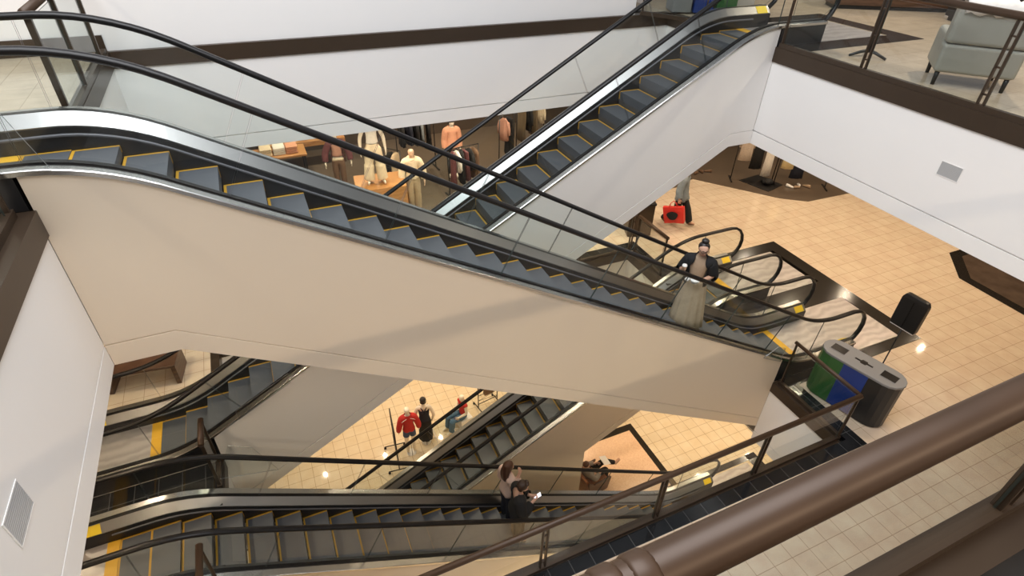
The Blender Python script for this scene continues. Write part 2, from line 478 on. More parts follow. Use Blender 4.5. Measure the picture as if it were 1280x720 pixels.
# middle floor
slab('floor', [(OUT[0], XL - .02, OUT[2], YA), (OUT[0], -5.24, YA, yA2), (OUT[0], XL - .02, yA2, YB), (OUT[0], -5.0, YB, yB2), (OUT[0], XL - .02, yB2, YF),
               (XR + .42, OUT[1], OUT[2], 5.05), (12.2, OUT[1], 5.05, 9.35), (XR + .02, OUT[1], 9.35, 13.4), (OUT[0], XR + .02, YF, 13.12),
               (XL - .02, XR + .42, OUT[2], YN2 - .36)], Z2 - .12, Z2 - .002, TILE_R, 'beige floor tiles')
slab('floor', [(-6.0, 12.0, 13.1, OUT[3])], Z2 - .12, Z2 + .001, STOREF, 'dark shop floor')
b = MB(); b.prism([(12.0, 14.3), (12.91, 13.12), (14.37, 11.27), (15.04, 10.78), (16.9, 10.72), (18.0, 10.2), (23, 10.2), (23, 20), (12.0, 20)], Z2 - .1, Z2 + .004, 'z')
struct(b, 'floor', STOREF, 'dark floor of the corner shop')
slab('trim', [(XL - .02, XR + .42, YN2 - .36, YN2 - .14), (XR + .14, XR + .42, YN2 - .14, YA)], Z2 - .12, Z2, BLKTILE, 'black tile border')
slab('trim', [(-4.6, XL - .02, yA2 + .01, YB - .01)], Z2 - .06, Z2 + .002, BLKTILE, 'black tile strip between the escalator feet')
# border of black stone round the landing at the right
b = MB()
for r in ((XR + .1, 12.24, 4.98, YA), (11.86, 12.24, YA, 9.36), (XR + .1, 11.86, yA2 - .02, YB + .02), (XR + .1, 11.86, yB2, 9.36), ):
    b.box(r[0], r[1], r[2], r[3], Z2 - .1, Z2 + .002)
struct(b, 'trim', BLKSTONE, 'black stone border of the landing')
b = MB()
for r in ((XR + .05, 11.3, 7.02, YB), (10.9, 11.3, YB, 9.36), (XR + .05, 10.9, yB2, 9.36)): b.box(r[0], r[1], r[2], r[3], -.1, .002)
struct(b, 'trim', BLKSTONE, 'black stone border of the upper landing')
# marble inlay far right
b = MB(); b.prism([(16.3, 7.1), (15.35, 6.2), (15.2, 2.5), (19, 2.5), (19, 7.1)], Z2 - .1, Z2 + .002, 'z'); struct(b, 'trim', BLKSTONE, 'black border of the marble inlay')
b = MB(); b.prism([(16.45, 6.85), (15.62, 6.08), (15.5, 2.8), (18.7, 2.8), (18.7, 6.85)], Z2 - .1, Z2 + .004, 'z'); struct(b, 'trim', MARBLE, 'brown marble inlay')
# bottom floor
slab('floor', [(OUT[0], OUT[1], OUT[2], OUT[3])], Z1 - .12, Z1 - .002, TILE_1, 'cream floor tiles of the lowest storey')
b = MB(); b.box(5.3, 8.55, 6.98, 9.34, Z1 - .1, Z1); struct(b, 'trim', BLKSTONE, 'black border of the pink inlay')
b = MB(); b.box(5.5, 8.36, 7.0, 9.12, Z1 - .1, Z1 + .002); struct(b, 'trim', PINK, 'pink granite inlay')
b = MB()
for r in ((7.9, 11.35, 6.8, 6.98), (11.0, 11.35, 5.1, 6.98)): b.box(r[0], r[1], r[2], r[3], Z1 - .1, Z1 + .002)
struct(b, 'trim', BLKSTONE, 'black border of the lower landing')

def fascia(axis, pos, sgn, spans, zf, name):
    """bronze band, white panel, groove and lower strip on the edge of a floor"""
    w = MB(); br = MB()
    for a, c in spans:
        def put(mb, d0, d1, z0, z1):
            p, q = sorted((pos + sgn * d0, pos + sgn * d1))
            if axis == 'x': mb.box(p, q, a, c, zf + z0, zf + z1)
            else: mb.box(a, c, p, q, zf + z0, zf + z1)
        put(br, -.14, .022, ZB, 0.0)
        put(w, -.12, 0, ZG + .009, ZB); put(w, -.12, -.03, ZG - .011, ZG + .011); put(w, -.12, .0, ZW, ZG - .009)
    struct(w, name, W); struct(br, 'trim', BRONZE, 'bronze edge band')
g = .003
fascia('x', XR, -1, [(YN, YB - g), (yB2 + g, YF)], 0, 'wall_right')
fascia('x', XL, 1, [(YN, YA - g), (yA2 + g, YF)], 0, 'wall_left')
fascia('y', YF, -1, [(XL - .02, XR + .02)], 0, 'wall_back')
fascia('y', YN, 1, [(XL + .02, XR - .02)], 0, 'wall_front')
fascia('x', XR, -1, [(YN2, YA - g), (yA2 + g, YB - g), (yB2 + g, YF)], Z2, 'wall_right')
fascia('x', XL, 1, [(YN2, YA - g), (yA2 + g, YB - g), (yB2 + g, YF)], Z2, 'wall_left')
fascia('y', YF, -1, [(XL - .02, XR + .02)], Z2, 'wall_back')
fascia('y', YN2, 1, [(XL + .02, XR - .02)], Z2, 'wall_front')
# white parapet above the far band, and the far wall of the upper storey at the left
b = MB(); b.box(XL + .0, 7.4, YF + .06, YF + .2, 0, 3.2); struct(b, 'wall_back', W)
b = MB(); b.box(OUT[0], XL, YF + .06, YF + .2, .22, 3.2); struct(b, 'wall_back', W)
b = MB(); b.box(OUT[0], XL, YF + .03, YF + .22, 0, .22); struct(b, 'baseboard_back', BRONZE)
# ceilings under the two upper floors
for zf in (0, Z2):
    y0 = YN if zf == 0 else YN2
    slab('ceiling', [(OUT[0], XL - .13, OUT[2], YA - .02), (OUT[0], XL - .13, YA - .02, yB2 + .02) if False else (OUT[0], XL - .13, YA - .02, OUT[3]), (XR + .13, OUT[1], OUT[2], OUT[3]), (XL - .13, XR + .13, OUT[2], y0 - .13),
                     (XL - .13, XR + .13, YF + .13, OUT[3])], zf + ZW, zf + ZW + .05, CEIL)
# raised shop window deck
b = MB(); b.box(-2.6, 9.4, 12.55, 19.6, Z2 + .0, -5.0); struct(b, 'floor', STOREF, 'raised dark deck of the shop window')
slab('trim', [(XR + .14, XR + .42, yB2 + .1, YF + .4), (XL, XR + .14, YF + .02, YF + .4)], Z2 - .06, Z2 + .003, BLKTILE, 'black tile border')
# shop walls
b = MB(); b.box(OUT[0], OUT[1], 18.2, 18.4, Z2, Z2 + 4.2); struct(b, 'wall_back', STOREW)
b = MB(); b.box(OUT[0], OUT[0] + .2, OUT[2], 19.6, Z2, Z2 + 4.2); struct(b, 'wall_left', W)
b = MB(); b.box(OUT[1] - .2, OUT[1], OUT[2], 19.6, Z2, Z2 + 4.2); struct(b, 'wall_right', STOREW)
b = MB(); b.box(OUT[0], OUT[1], 19.6, 19.8, Z1, Z1 + 4.2); struct(b, 'wall_back', W)
b = MB(); b.box(11.6, OUT[1], 15.6, 15.8, .0, 3.2); struct(b, 'wall_back', STOREW)

# ------------------------------------------------------------------ guard rails
def guard_rail(label, p0, p1, zf, posts, group=None, r=.045, gap=.075, pair=True, h=1.07, corner=None, cap=True, glass=True, post_w=.05, post_t=.011, collars=(), single=()):
    """straight glass guard rail from p0 to p1 (plan points); posts are distances along it"""
    a = Vector((p0[0], p0[1], 0)); c = Vector((p1[0], p1[1], 0)); d = (c - a); Ln = d.length; d.normalize(); n = Vector((-d.y, d.x, 0))
    t = thing('guard_rail', label, 'railing', (p0[0], p0[1], zf), 0, group)
    M = Matrix(((d.x, n.x, 0, 0), (d.y, n.y, 0, 0), (0, 0, 1, 0), (0, 0, 0, 1)))
    m = MB(); m.tube([M @ Vector((x, 0, h)) for x in (-.0, Ln)], r, 16, 1.0)
    hr = lbuild(m, 'handrail', BRONZE_RAIL, t)
    for x in collars:
        m = MB(); m.tube([M @ Vector((q, 0, h)) for q in (x, x + .01, x + .05, x + .06)], [r * 1.0, r * 1.09, r * 1.09, r * 1.0], 18); lbuild(m, 'collar', BRONZE_RAIL, hr)
    m = MB(); m.box(0, Ln, -.035, .035, 0.0, .07, M); lbuild(m, 'base_channel', BRONZE, t)
    for x in posts:
        offs = (0,) if (x in single or not pair) else (-gap / 2, gap / 2)
        for o in offs:
            m = MB(); m.box(x + o - post_t, x + o + post_t, -post_w / 2, post_w / 2, 0.0, h - r * .5, M); lbuild(m, 'post', BRONZE, t, .004)
        if len(offs) == 2:
            m = MB()
            for zz in (.18, .5, .85): m.box(x - gap / 2, x + gap / 2, -.01, .01, zz, zz + .02, M)
            lbuild(m, 'spacer', BRONZE, t)
    if glass:
        ps = sorted(posts)
        for i in range(len(ps) - 1):
            m = MB(); q = gap / 2 + .02
            m.prism([(ps[i] + q, .06), (ps[i + 1] - q, .06), (ps[i + 1] - q, h - r - .03), (ps[i] + q, h - r - .03)], -.006, .006, 'y', M, 1)
            lbuild(m, 'glass_panel', [GLASS, GEDGE], t)
    return t
guard_rail('thick bronze handrail with glass closest to the camera, crossing the bottom right corner', (-4.0, .42), (9.0, .50), 0.0, [0.2, 2.2, 4.2, 6.62, 8.6, 10.6, 12.8], 'glass guard rails', r=.056, h=1.05, collars=(4.42, 4.50))
b = MB(); b.box(XL, XR, .30, YN - .005, -.1, .004); struct(b, 'trim', BRONZE, 'bronze curb under the near guard rail')
b = MB(); b.box(XL - 2, XR + 4, -3.0, .30, -.1, .003); struct(b, 'trim', BLKSTONE, 'black border behind the near guard rail')
guard_rail('bronze and glass guard rail at lower right, standing on the black tile strip', (-1.6, 3.63), (8.24, 3.70), Z2, [.05, 1.97, 3.9, 5.85, 7.83, 9.8], 'glass guard rails', single=(.05, 9.8))
guard_rail('short bronze and glass guard rail right in front of the recycling station', (8.25, 3.70), (8.28, YA - .06), Z2, [.03, 1.42], 'glass guard rails', single=(.03, 1.42), r=.035)
guard_rail('bronze and glass guard rail at top right, in front of the grey armchair', (XR + .025, 7.39), (XR + .025, -1.5), 0.0, [.03, 1.59, 3.29, 4.98, 6.68, 8.4], 'glass guard rails', single=(.03,))
guard_rail('bronze and glass guard rail at top left, beside the head of the long escalator', (XL - .02, 7.3), (XL - .02, YF - .1), 0.0, [.06, 1.2, 2.6], 'glass guard rails', pair=False, post_t=.028, post_w=.06)
guard_rail('bronze and glass guard rail at the left edge, near side of the long escalator', (XL - .12, YA - .08), (XL - .12, .6), 0.0, [.05, 1.5, 3.0, 4.4], 'glass guard rails', single=(.05,))
guard_rail('short bronze rail between the two escalator feet at the lower left', (XL - .05, yA2 + .06), (XL - .05, YB - .06), Z2, [.04, .5], 'glass guard rails', single=(.04, .5))
guard_rail('bronze rail at the bottom left beside the near handrail of the lowest escalator', (XL - .08, YA - .06), (XL - .08, 3.8), Z2, [.04, 1.3], 'glass guard rails', single=(.04,))
guard_rail('bronze guard rail with corner post behind the woman in the long skirt', (XR + .12, 9.16), (XR + .12, YF - .06), Z2, [.03, 1.15], 'glass guard rails', single=(.03, 1.15))
guard_rail('bronze and glass guard rail along the shop front behind the escalators', (XR + .1, YF + .06), (XL, YF + .06), Z2, [.05, 1.6, 3.2, 4.8, 6.4, 8.0, 9.8], 'glass guard rails')
guard_rail('bronze and glass guard rail by the blue and green bins at the top', (7.5, YF + .0), (XR + .07, 9.15), 0.0, [.03, 1.3], 'glass guard rails', single=(.03, 1.3))

# clear acrylic guards beside the escalators
def wedge(label, pts, y, parent=None):
    t = MB(); t.prism(pts, y - .006, y + .006, 'y', None, 1)
    o = t.build('acrylic_guard', [ACRYL, STEEL_D], None); tag(o, label, 'guard', 'clear acrylic guards')
wedge('clear wedge guard standing on the far trim of the lowest escalator, left of the couple', [(-1.78, -5.52), (-.95, -5.72), (-1.2, -5.05), (-1.5, -4.85)], yA2 + .02)
wedge('clear guard plate on the near trim of the escalator foot below the warm-lit soffit', [(-1.35, -5.0), (-.45, -4.5), (-.45, -4.3), (-1.35, -4.8)], YB - .016)
wedge('clear guard plate at the left end of the long escalator trim', [(-2.1, .36), (-1.55, .33), (-1.75, .98), (-2.1, 1.0)], YA - .016)
wedge('small clear guard at the right end of the long escalator trim', [(7.6, -4.93), (8.12, -5.2), (8.12, -4.85), (7.9, -4.75)], YA - .016)

# vents in the fascias
def vent(label, x, y0, y1, z0, z1, sgn):
    t = thing('air_vent', label, 'vent', (x, (y0 + y1) / 2, z0), 0, 'square wall vents')
    m = MB(); d = sgn
    xa, xb = sorted((x, x + d * .005))
    m.box(xa, xb, y0 - .009, y1 + .009, z0 - .009, z0); m.box(xa, xb, y0 - .009, y1 + .009, z1, z1 + .009); m.box(xa, xb, y0 - .009, y0, z0, z1); m.box(xa, xb, y1, y1 + .009, z0, z1)
    m.build('frame', W, t)
    m = MB(); xa, xb = sorted((x, x + d * .003)); m.box(xa, xb, y0, y1, z0, z1); m.build('backing', VENT, t)
    m = MB(); k = 12
    for i in range(k):
        zz = z0 + (z1 - z0) * (i + .3) / k; xa, xb = sorted((x + d * .003, x + d * .0048)); m.box(xa, xb, y0, y1, zz, zz + (z1 - z0) / k * .4)
    m.build('louvre', VENT, t)
vent('square grey vent on the white wall at the right', XR - .001, 3.91, 4.19, -.89, -.71, -1)
vent('square grey vent on the white wall at the left', XL + .001, 2.76, 3.07, -.95, -.73, 1)
# ------------------------------------------------------------------ people and mannequins (local frame: facing -Y, left side +X)
import numpy as np
V3 = lambda *a: Vector(a)
BONES = {}
TORSO = ('pelvis', 'waist', 'chest', 'upper')
def clothe(root, body, name, m, pad, rule, thick=.006):
    """a garment shell grown from the body surface: rule(bone, t, point) -> extra looseness or None where bare"""
    me = body.data; n = len(me.vertices); co = np.empty(n * 3); me.vertices.foreach_get('co', co); co = co.reshape(-1, 3)
    no = np.array([v.normal[:] for v in me.vertices])
    B = BONES[body.name]; best = np.full(n, 1e9); bi = np.zeros(n, int); bt = np.zeros(n)
    for i, (a, b, pa, pb, ra, rb) in enumerate(B):
        pa = np.array(pa); d = np.array(pb) - pa; L2 = max(d @ d, 1e-9); t = np.clip((co - pa) @ d / L2, 0, 1)
        q = np.linalg.norm(co - (pa + t[:, None] * d), axis=1) / (ra + (rb - ra) * t)
        k = q < best; best[k] = q[k]; bi[k] = i; bt[k] = t[k]
    off = np.full(n, np.nan)
    for v in range(n):
        a, b = B[bi[v]][:2]
        r_ = rule(a, b, bt[v], co[v])
        if r_ is not None: off[v] = pad + r_
    idx = {}; vs = []; fs = []
    for pl in me.polygons:
        if all(not math.isnan(off[v]) for v in pl.vertices):
            f = []
            for v in pl.vertices:
                if v not in idx: idx[v] = len(vs); vs.append(tuple(co[v] + no[v] * off[v]))
                f.append(idx[v])
            fs.append(f)
    m2 = bpy.data.meshes.new(name); m2.from_pydata(vs, [], fs); m2.materials.append(m)
    for pl in m2.polygons: pl.use_smooth = True
    o = bpy.data.objects.new(name, m2); COL.objects.link(o); o.parent = root
    sm = o.modifiers.new('smooth', 'SMOOTH'); sm.iterations = 3; sm.factor = .35
    so = o.modifiers.new('solidify', 'SOLIDIFY'); so.thickness = thick; so.offset = 1
    return o
def is_head(b): return b in ('neck1', 'jaw', 'face', 'crown', 'nose', 'earA', 'earB')
def top_rule(sleeve=1.0, hem=.86, neck=1.47, loose=0.0, wide=0.0):
    # sleeve: 0 none, .5 to elbow, 1 to wrist
    def f(a, b, t, c):
        k = b[:2]
        if is_head(b) or b == 'neck0' and c[2] > neck: return None
        if k == 'sh': return None if (sleeve < .05 and t > .75) else loose * .3
        if k == 'el': return (loose * .4) if t <= sleeve * 2 else None
        if k == 'fa': return (loose * .5) if sleeve > .5 and t <= (sleeve - .5) * 4 else None
        if b[:-1] == 'wr' : return (loose * .5) if sleeve > .8 and t <= .8 else None
        if wide and c[2] > neck - .07 and abs(c[0]) < wide: return None
        if b in TORSO or b == 'neck0' or a == 'pelvis': 
            if c[2] < hem: return None
            return loose * max(0, min(1, (1.30 - c[2]) / .35))
        if b[:-1] == 'kn' and c[2] > hem: return loose
        return None
    return f
def leg_rule(to=1.0, flare=0.0, waist=1.02):
    def f(a, b, t, c):
        k = b[:-1]
        if b in ('waist',) or b == 'pelvis': return 0 if c[2] < waist else None
        if k == 'hip': return 0
        if k == 'kn': return flare * .3 * t if t <= to * 2 else None
        if k == 'ca': return flare * .5 if to > .5 else None
        if k == 'an': return flare * (.5 + .5 * t) if to > .5 else None
        return None
    return f
def base_pose():
    J = {'pelvis': V3(0, 0, .95), 'waist': V3(0, .0, 1.09), 'chest': V3(0, .0, 1.29), 'upper': V3(0, .01, 1.40), 'neck0': V3(0, .012, 1.475), 'neck1': V3(0, 0, 1.535),
         'jaw': V3(0, -.022, 1.575), 'face': V3(0, -.016, 1.635), 'crown': V3(0, .004, 1.725)}
    for s, k in ((1, 'L'), (-1, 'R')):
        J['sh' + k] = V3(s * .165, .012, 1.415); J['el' + k] = V3(s * .215, .03, 1.13); J['wr' + k] = V3(s * .225, -.03, .88)
        J['hip' + k] = V3(s * .085, 0, .90); J['kn' + k] = V3(s * .09, -.012, .50); J['an' + k] = V3(s * .09, .02, .085); J['toe' + k] = V3(s * .105, -.15, .035); J['heel' + k] = V3(s * .09, .045, .04)
    return J
def hand_nodes(nodes, edges, J, k, curl=.5, hd=None, palm_n=None):
    w = J['wr' + k]; d = (hd or (w - J['el' + k])).normalized()
    s = 1 if k == 'L' else -1
    n = (palm_n or V3(-s, 0, 0)).normalized(); n = (n - d * n.dot(d)).normalized()
    a = n.cross(d).normalized() * (1)
    if a.dot(V3(0, -1, 0)) < 0: a = -a           # thumb side forward
    c = w + d * .05
    nodes['palm' + k] = (c, (.034, .02)); edges.append(('wr' + k, 'palm' + k))
    for i, (o, ln) in enumerate(((.028, .070), (.010, .078), (-.009, .073), (-.027, .058))):
        b = c + d * .038 + a * o; m = b + d * ln * .5 + n * ln * .18 * curl * 2; e = m + (d * (1 - curl) + n * curl).normalized() * ln * .5
        for nm, p, r in (('b', b, .0105), ('m', m, .0095), ('e', e, .0075)): nodes['f%d%s%s' % (i, nm, k)] = (p, r)
        edges += [('palm' + k, 'f%db%s' % (i, k)), ('f%db%s' % (i, k), 'f%dm%s' % (i, k)), ('f%dm%s' % (i, k), 'f%de%s' % (i, k))]
    t0 = w + d * .03 + a * .038; t1 = t0 + (d * .7 + a * .6 + n * .3).normalized() * .04; t2 = t1 + (d * .9 + n * .5).normalized() * .03
    for nm, p, r in (('b', t0, .013), ('m', t1, .0115), ('e', t2, .009)): nodes['t%s%s' % (nm, k)] = (p, r)
    edges += [('palm' + k, 'tb' + k), ('tb' + k, 'tm' + k), ('tm' + k, 'te' + k)]

def figure(root, J, skinm, slim=1.0, face=True, hands=True, curl=(.5, .5), hd=(None, None), pn=(None, None), feet=True):
    r = {'pelvis': (.125 * slim, .092 * slim), 'waist': (.110 * slim, .082 * slim), 'chest': (.128 * slim, .095 * slim), 'upper': (.115 * slim, .075 * slim), 'neck0': .052, 'neck1': .047, 'jaw': (.060, .066), 'face': (.074, .086), 'crown': (.062, .076)}
    nodes = {}; edges = []
    for k in ('pelvis', 'waist', 'chest', 'upper', 'neck0', 'neck1', 'jaw', 'face', 'crown'): nodes[k] = (J[k], r[k])
    seq = ['pelvis', 'waist', 'chest', 'upper', 'neck0', 'neck1', 'jaw', 'face', 'crown']
    edges += list(zip(seq[:-1], seq[1:]))
    if face:
        fd = J.get('facedir', V3(0, -1, 0)); nodes['nose'] = (J['face'] + fd * .098 + V3(0, 0, -.012), .012); edges.append(('face', 'nose'))
        sd = fd.cross(V3(0, 0, 1)).normalized()
        for q, nm in ((1, 'earA'), (-1, 'earB')): nodes[nm] = (J['face'] + sd * q * .084 + V3(0, 0, -.01) - fd * .012, (.012, .02)); edges.append(('face', nm))
    for i, k in enumerate('LR'):
        for nm, rr in (('sh', .052), ('el', .040), ('wr', .026)): nodes[nm + k] = (J[nm + k], rr * (.9 + .1 * slim))
        m = (J['el' + k] + (J['wr' + k] - J['el' + k]) * .3); nodes['fa' + k] = (m, .039)
        edges += [('upper', 'sh' + k), ('sh' + k, 'el' + k), ('el' + k, 'fa' + k), ('fa' + k, 'wr' + k)]
        if hands: hand_nodes(nodes, edges, J, k, curl[i], hd[i], pn[i])
        for nm, rr in (('hip', .083), ('kn', .055), ('an', .036)): nodes[nm + k] = (J[nm + k], rr * slim)
        m = J['kn' + k] + (J['an' + k] - J['kn' + k]) * .3; nodes['ca' + k] = (m, .054 * slim)
        edges += [('pelvis', 'hip' + k), ('hip' + k, 'kn' + k), ('kn' + k, 'ca' + k), ('ca' + k, 'an' + k)]
        if feet:
            nodes['ft' + k] = (J['an' + k] * .45 + J['toe' + k] * .55, (.038, .03)); nodes['toe' + k] = (J['toe' + k], (.036, .02)); edges += [('an' + k, 'ft' + k), ('ft' + k, 'toe' + k)]
    K = 1.14
    for k, (p_, r_) in list(nodes.items()):
        if not (k[0] == 'f' and k[1].isdigit()) and k[0:2] not in ('tb', 'tm', 'te'): nodes[k] = (p_, (r_[0] * K, r_[1] * K) if isinstance(r_, tuple) else r_ * K)
    o = skin('body', nodes, edges, skinm, root, 2, 'pelvis')
    BONES[o.name] = [(a, b, nodes[a][0], nodes[b][0], max(nodes[a][1]) if isinstance(nodes[a][1], tuple) else nodes[a][1], max(nodes[b][1]) if isinstance(nodes[b][1], tuple) else nodes[b][1]) for a, b in edges]
    return o

def sleeves_top(root, J, m, name='shirt', pad=.018, slim=1.0, full=True, hem=.90, sleeve=1.0, loose=1.0):
    nodes = {'hem': (V3(J['pelvis'].x, J['pelvis'].y, J['pelvis'].z + hem - .95), ((.135 * slim + pad) * loose, (.10 * slim + pad) * loose)),
             'waist': (J['waist'], ((.118 * slim + pad) * loose, (.090 * slim + pad) * loose)), 'chest': (J['chest'], (.135 * slim + pad, .104 * slim + pad)), 'upper': (J['upper'], (.12 * slim + pad, .082 * slim + pad)), 'neck0': (J['neck0'] - V3(0, 0, .01), .062)}
    edges = [('hem', 'waist'), ('waist', 'chest'), ('chest', 'upper'), ('upper', 'neck0')]
    for k in 'LR':
        nodes['sh' + k] = (J['sh' + k], .06 + pad * .6); edges.append(('upper', 'sh' + k))
        if sleeve > .4:
            nodes['el' + k] = (J['el' + k], .05 + pad * .6); edges.append(('sh' + k, 'el' + k))
            if sleeve > .9: nodes['wr' + k] = (J['el' + k] + (J['wr' + k] - J['el' + k]) * .9, .036 + pad * .5); edges.append(('el' + k, 'wr' + k))
        else:
            nodes['el' + k] = (J['sh' + k] + (J['el' + k] - J['sh' + k]) * max(sleeve, .1), .052 + pad * .5); edges.append(('sh' + k, 'el' + k))
    return skin(name, nodes, edges, m, root, 2, 'chest')
def trousers(root, J, m, name='trousers', pad=.014, slim=1.0, flare=0.0, to=1.0):
    nodes = {'waist': (J['pelvis'] + (J['waist'] - J['pelvis']) * .8, (.12 * slim + pad, .092 * slim + pad)), 'pelvis': (J['pelvis'], (.135 * slim + pad, .10 * slim + pad))}
    edges = [('waist', 'pelvis')]
    for k in 'LR':
        nodes['hip' + k] = (J['hip' + k], .088 * slim + pad); nodes['kn' + k] = (J['kn' + k], .062 * slim + pad + flare * .4)
        edges += [('pelvis', 'hip' + k), ('hip' + k, 'kn' + k)]
        if to > .5:
            nodes['an' + k] = (J['kn' + k] + (J['an' + k] - J['kn' + k]) * .95, .045 + pad + flare); edges.append(('kn' + k, 'an' + k))
    return skin(name, nodes, edges, m, root, 2, 'pelvis')
def shoes(root, J, m, sole=None):
    for k in 'LR':
        a, h, t = J['an' + k], J['heel' + k], J['toe' + k]
        skin('shoe', {'h': (h + V3(0, 0, .012), (.04, .034)), 'm': (h * .5 + t * .5 + V3(0, 0, .008), (.042, .032)), 't': (t, (.04, .026)), 'a': (a * .8 + h * .2, .044)}, [('h', 'm'), ('m', 't'), ('h', 'a')], m, root, 2, 'm')
def ring(c, rx, ry, n, folds=0, amp=0, ph=0, M=None):
    out = []
    for i in range(n):
        a = 2 * PI * i / n; f = 1 + amp * math.sin(folds * a + ph) + amp * .5 * math.sin(folds * 1.7 * a + ph * 2)
        v = V3(rx * f * math.cos(a), ry * f * math.sin(a), 0)
        if M is not None: v = M @ v
        out.append(V3(*c) + v)
    return out
def eyes(body, J, m=None):
    fd = J.get('facedir', V3(0, -1, 0)); sd = fd.cross(V3(0, 0, 1)).normalized(); b = MB()
    for q in (1, -1): b.ell(J['face'] + fd * .082 + sd * q * .030 + V3(0, 0, .012), (.011, .011, .008), 8, 6)
    lbuild(b, 'eye', BLACK, body)
    b = MB(); b.tube([J['face'] + fd * (.080 if abs(q) < .5 else .074) + sd * q * .026 + V3(0, 0, -.052 + (.004 if abs(q) > .5 else 0)) for q in (-1, -.4, .4, 1)], .0065, 6); lbuild(b, 'mouth', MATS['lip'], body)
mat('lip', (.42, .12, .10), .5)

# --- woman riding up the long escalator
t = thing('person', 'woman with black hair bun, glasses, black cardigan and long beige skirt holding a cup', 'person', (6.22, 5.98, -4.295), R(-47))
J = base_pose(); J['facedir'] = V3(.35, -.93, -.1).normalized()
J['face'] += V3(.008, -.012, -.004); J['jaw'] += V3(.014, -.014, 0)
J['elL'] = V3(.26, .03, 1.14); J['wrL'] = V3(.10, -.20, 1.14)
J['elR'] = V3(-.27, .02, 1.15); J['wrR'] = V3(-.25, -.18, 1.27)
bd = figure(t, J, SKIN, 1.18, True, True, (.75, .8), (V3(-1, -.35, .05), V3(.1, -.5, .6)), (V3(0, .6, .8), V3(1, -.2, 0)))
eyes(bd, J)
clothe(t, bd, 'top', C_TAN, .006, top_rule(0, .95, 1.46))
def cardi(a, b, t, c):
    r_ = top_rule(.66, .92, 1.50, .012)(a, b, t, c)
    if r_ is None: return None
    if (b in TORSO or b == 'neck0' or a == 'pelvis') and c[1] < .0 and abs(c[0]) < (.085 if c[2] < 1.36 else .06): return None
    return r_ + (.03 if b[:2] == 'el' or b[:2] == 'fa' else .012)
clothe(t, bd, 'cardigan', C_BLACK, .016, cardi)
m = MB(); rs = []
for z, rx, ry, am in ((1.07, .15, .125, .0), (1.0, .175, .15, .015), (.88, .205, .18, .03), (.6, .235, .205, .05), (.3, .265, .23, .065), (.06, .285, .25, .08), (.05, .27, .235, .08)):
    rs.append(ring((0, 0, z), rx, ry, 56, 11, am, .6))
m.loft(rs); lbuild(m, 'skirt', C_BEIGE, t)
m = MB(); hc = J['face']
m.ell(hc + V3(-.006, .040, .036), (.094, .092, .088)); m.ell(hc + V3(0, .062, -.03), (.082, .062, .07))
hair = lbuild(m, 'hair', HAIRB, t)
m = MB(); m.ell(hc + V3(-.005, .035, .142), (.062, .058, .045)); lbuild(m, 'hair_bun', HAIRB, hair)
fd = J['facedir']; sd = fd.cross(V3(0, 0, 1)).normalized(); m = MB()
for q in (1, -1):
    c = hc + fd * .098 + sd * q * .033 + V3(0, 0, .010)
    m.tube([c + sd * .028 * math.cos(a * PI / 6) + V3(0, 0, .019 * math.sin(a * PI / 6)) for a in range(13)], .0042, 6)
    m.tube([c + sd * q * .028, hc + sd * q * .086 - fd * .01 + V3(0, 0, .012)], .004, 6)
m.tube([hc + fd * .100 + sd * .006 + V3(0, 0, .014), hc + fd * .100 - sd * .006 + V3(0, 0, .014)], .004, 6)
lbuild(m, 'glasses', BLACK, t)
shoes(t, J, C_BLACK)
# cup in her right hand, white parcel under her left
M = Matrix.Rotation(R(-47), 3, 'Z'); org = V3(6.22, 5.98, -4.295)
def at(p): return org + M @ V3(*p)
cp = at((-.215, -.255, 1.275))
c = thing('coffee_cup', 'paper coffee cup with pale lid held up by the woman in the beige skirt', 'cup', cp)
m = MB(); m.lathe([(.028, 0), (.040, .11), (.0395, .112)], cp, 18); m.build('cup_body', CUPC, c)
m = MB(); m.lathe([(.042, .106), (.043, .118), (.037, .122), (.036, .134), (.0, .135)], cp, 18); m.build('lid', WHITEP, c)
pp = at((.0, -.25, 1.115))
c = thing('food_container', 'white round takeaway container held at the waist of the woman in the beige skirt', 'container', pp)
m = MB(); m.lathe([(.0, .0), (.06, .0), (.078, .035), (.08, .05)], pp, 24); m.build('bowl', WHITEP, c)
m = MB(); m.lathe([(.083, .046), (.084, .056), (.06, .068), (.0, .07)], pp, 24); m.build('lid', WHITEP, c)
p2 = at((-.125, -.22, 1.12))
o = MB(); o.ell(p2, (.05, .04, .03), 14, 8); o.ell(p2 + V3(.03, .01, .015), (.03, .03, .02), 12, 8); tag(o.build('paper_napkin', WHITEP), 'crumpled white napkin beside the takeaway container in the woman\'s hands', 'napkin')

# --- couple riding down the lowest escalator (facing +X)
def rot(v, a): return Matrix.Rotation(a, 3, 'Z') @ v
t = thing('person', 'person with short dark hair in a black wide-neck top, looking down at a bright phone', 'person', (2.98, 5.83, -8.846), R(90 - 12)); t.scale = (1.12, 1.12, 1.075)
J = base_pose(); J['facedir'] = V3(-.05, -.86, -.5).normalized()
for k in ('jaw', 'face', 'crown'): J[k] += V3(0, -.045, -.02)
J['face'] += V3(0, -.01, 0)
J['elL'] = V3(.25, -.02, 1.14); J['wrL'] = V3(.06, -.235, 1.19); J['elR'] = V3(-.25, -.02, 1.13); J['wrR'] = V3(-.06, -.23, 1.18)
bd = figure(t, J, SKIN2, 1.12, True, True, (.8, .8), (V3(-.4, -.8, .3), V3(.4, -.8, .3)), (V3(-.8, -.1, .5), V3(.8, -.1, .5)))
eyes(bd, J)
clothe(t, bd, 'top', C_BLACK, .022, top_rule(.92, .78, 1.47, .045, .055))
clothe(t, bd, 'trousers', C_BLACK, .02, leg_rule(1, .01))
shoes(t, J, C_BLACK)
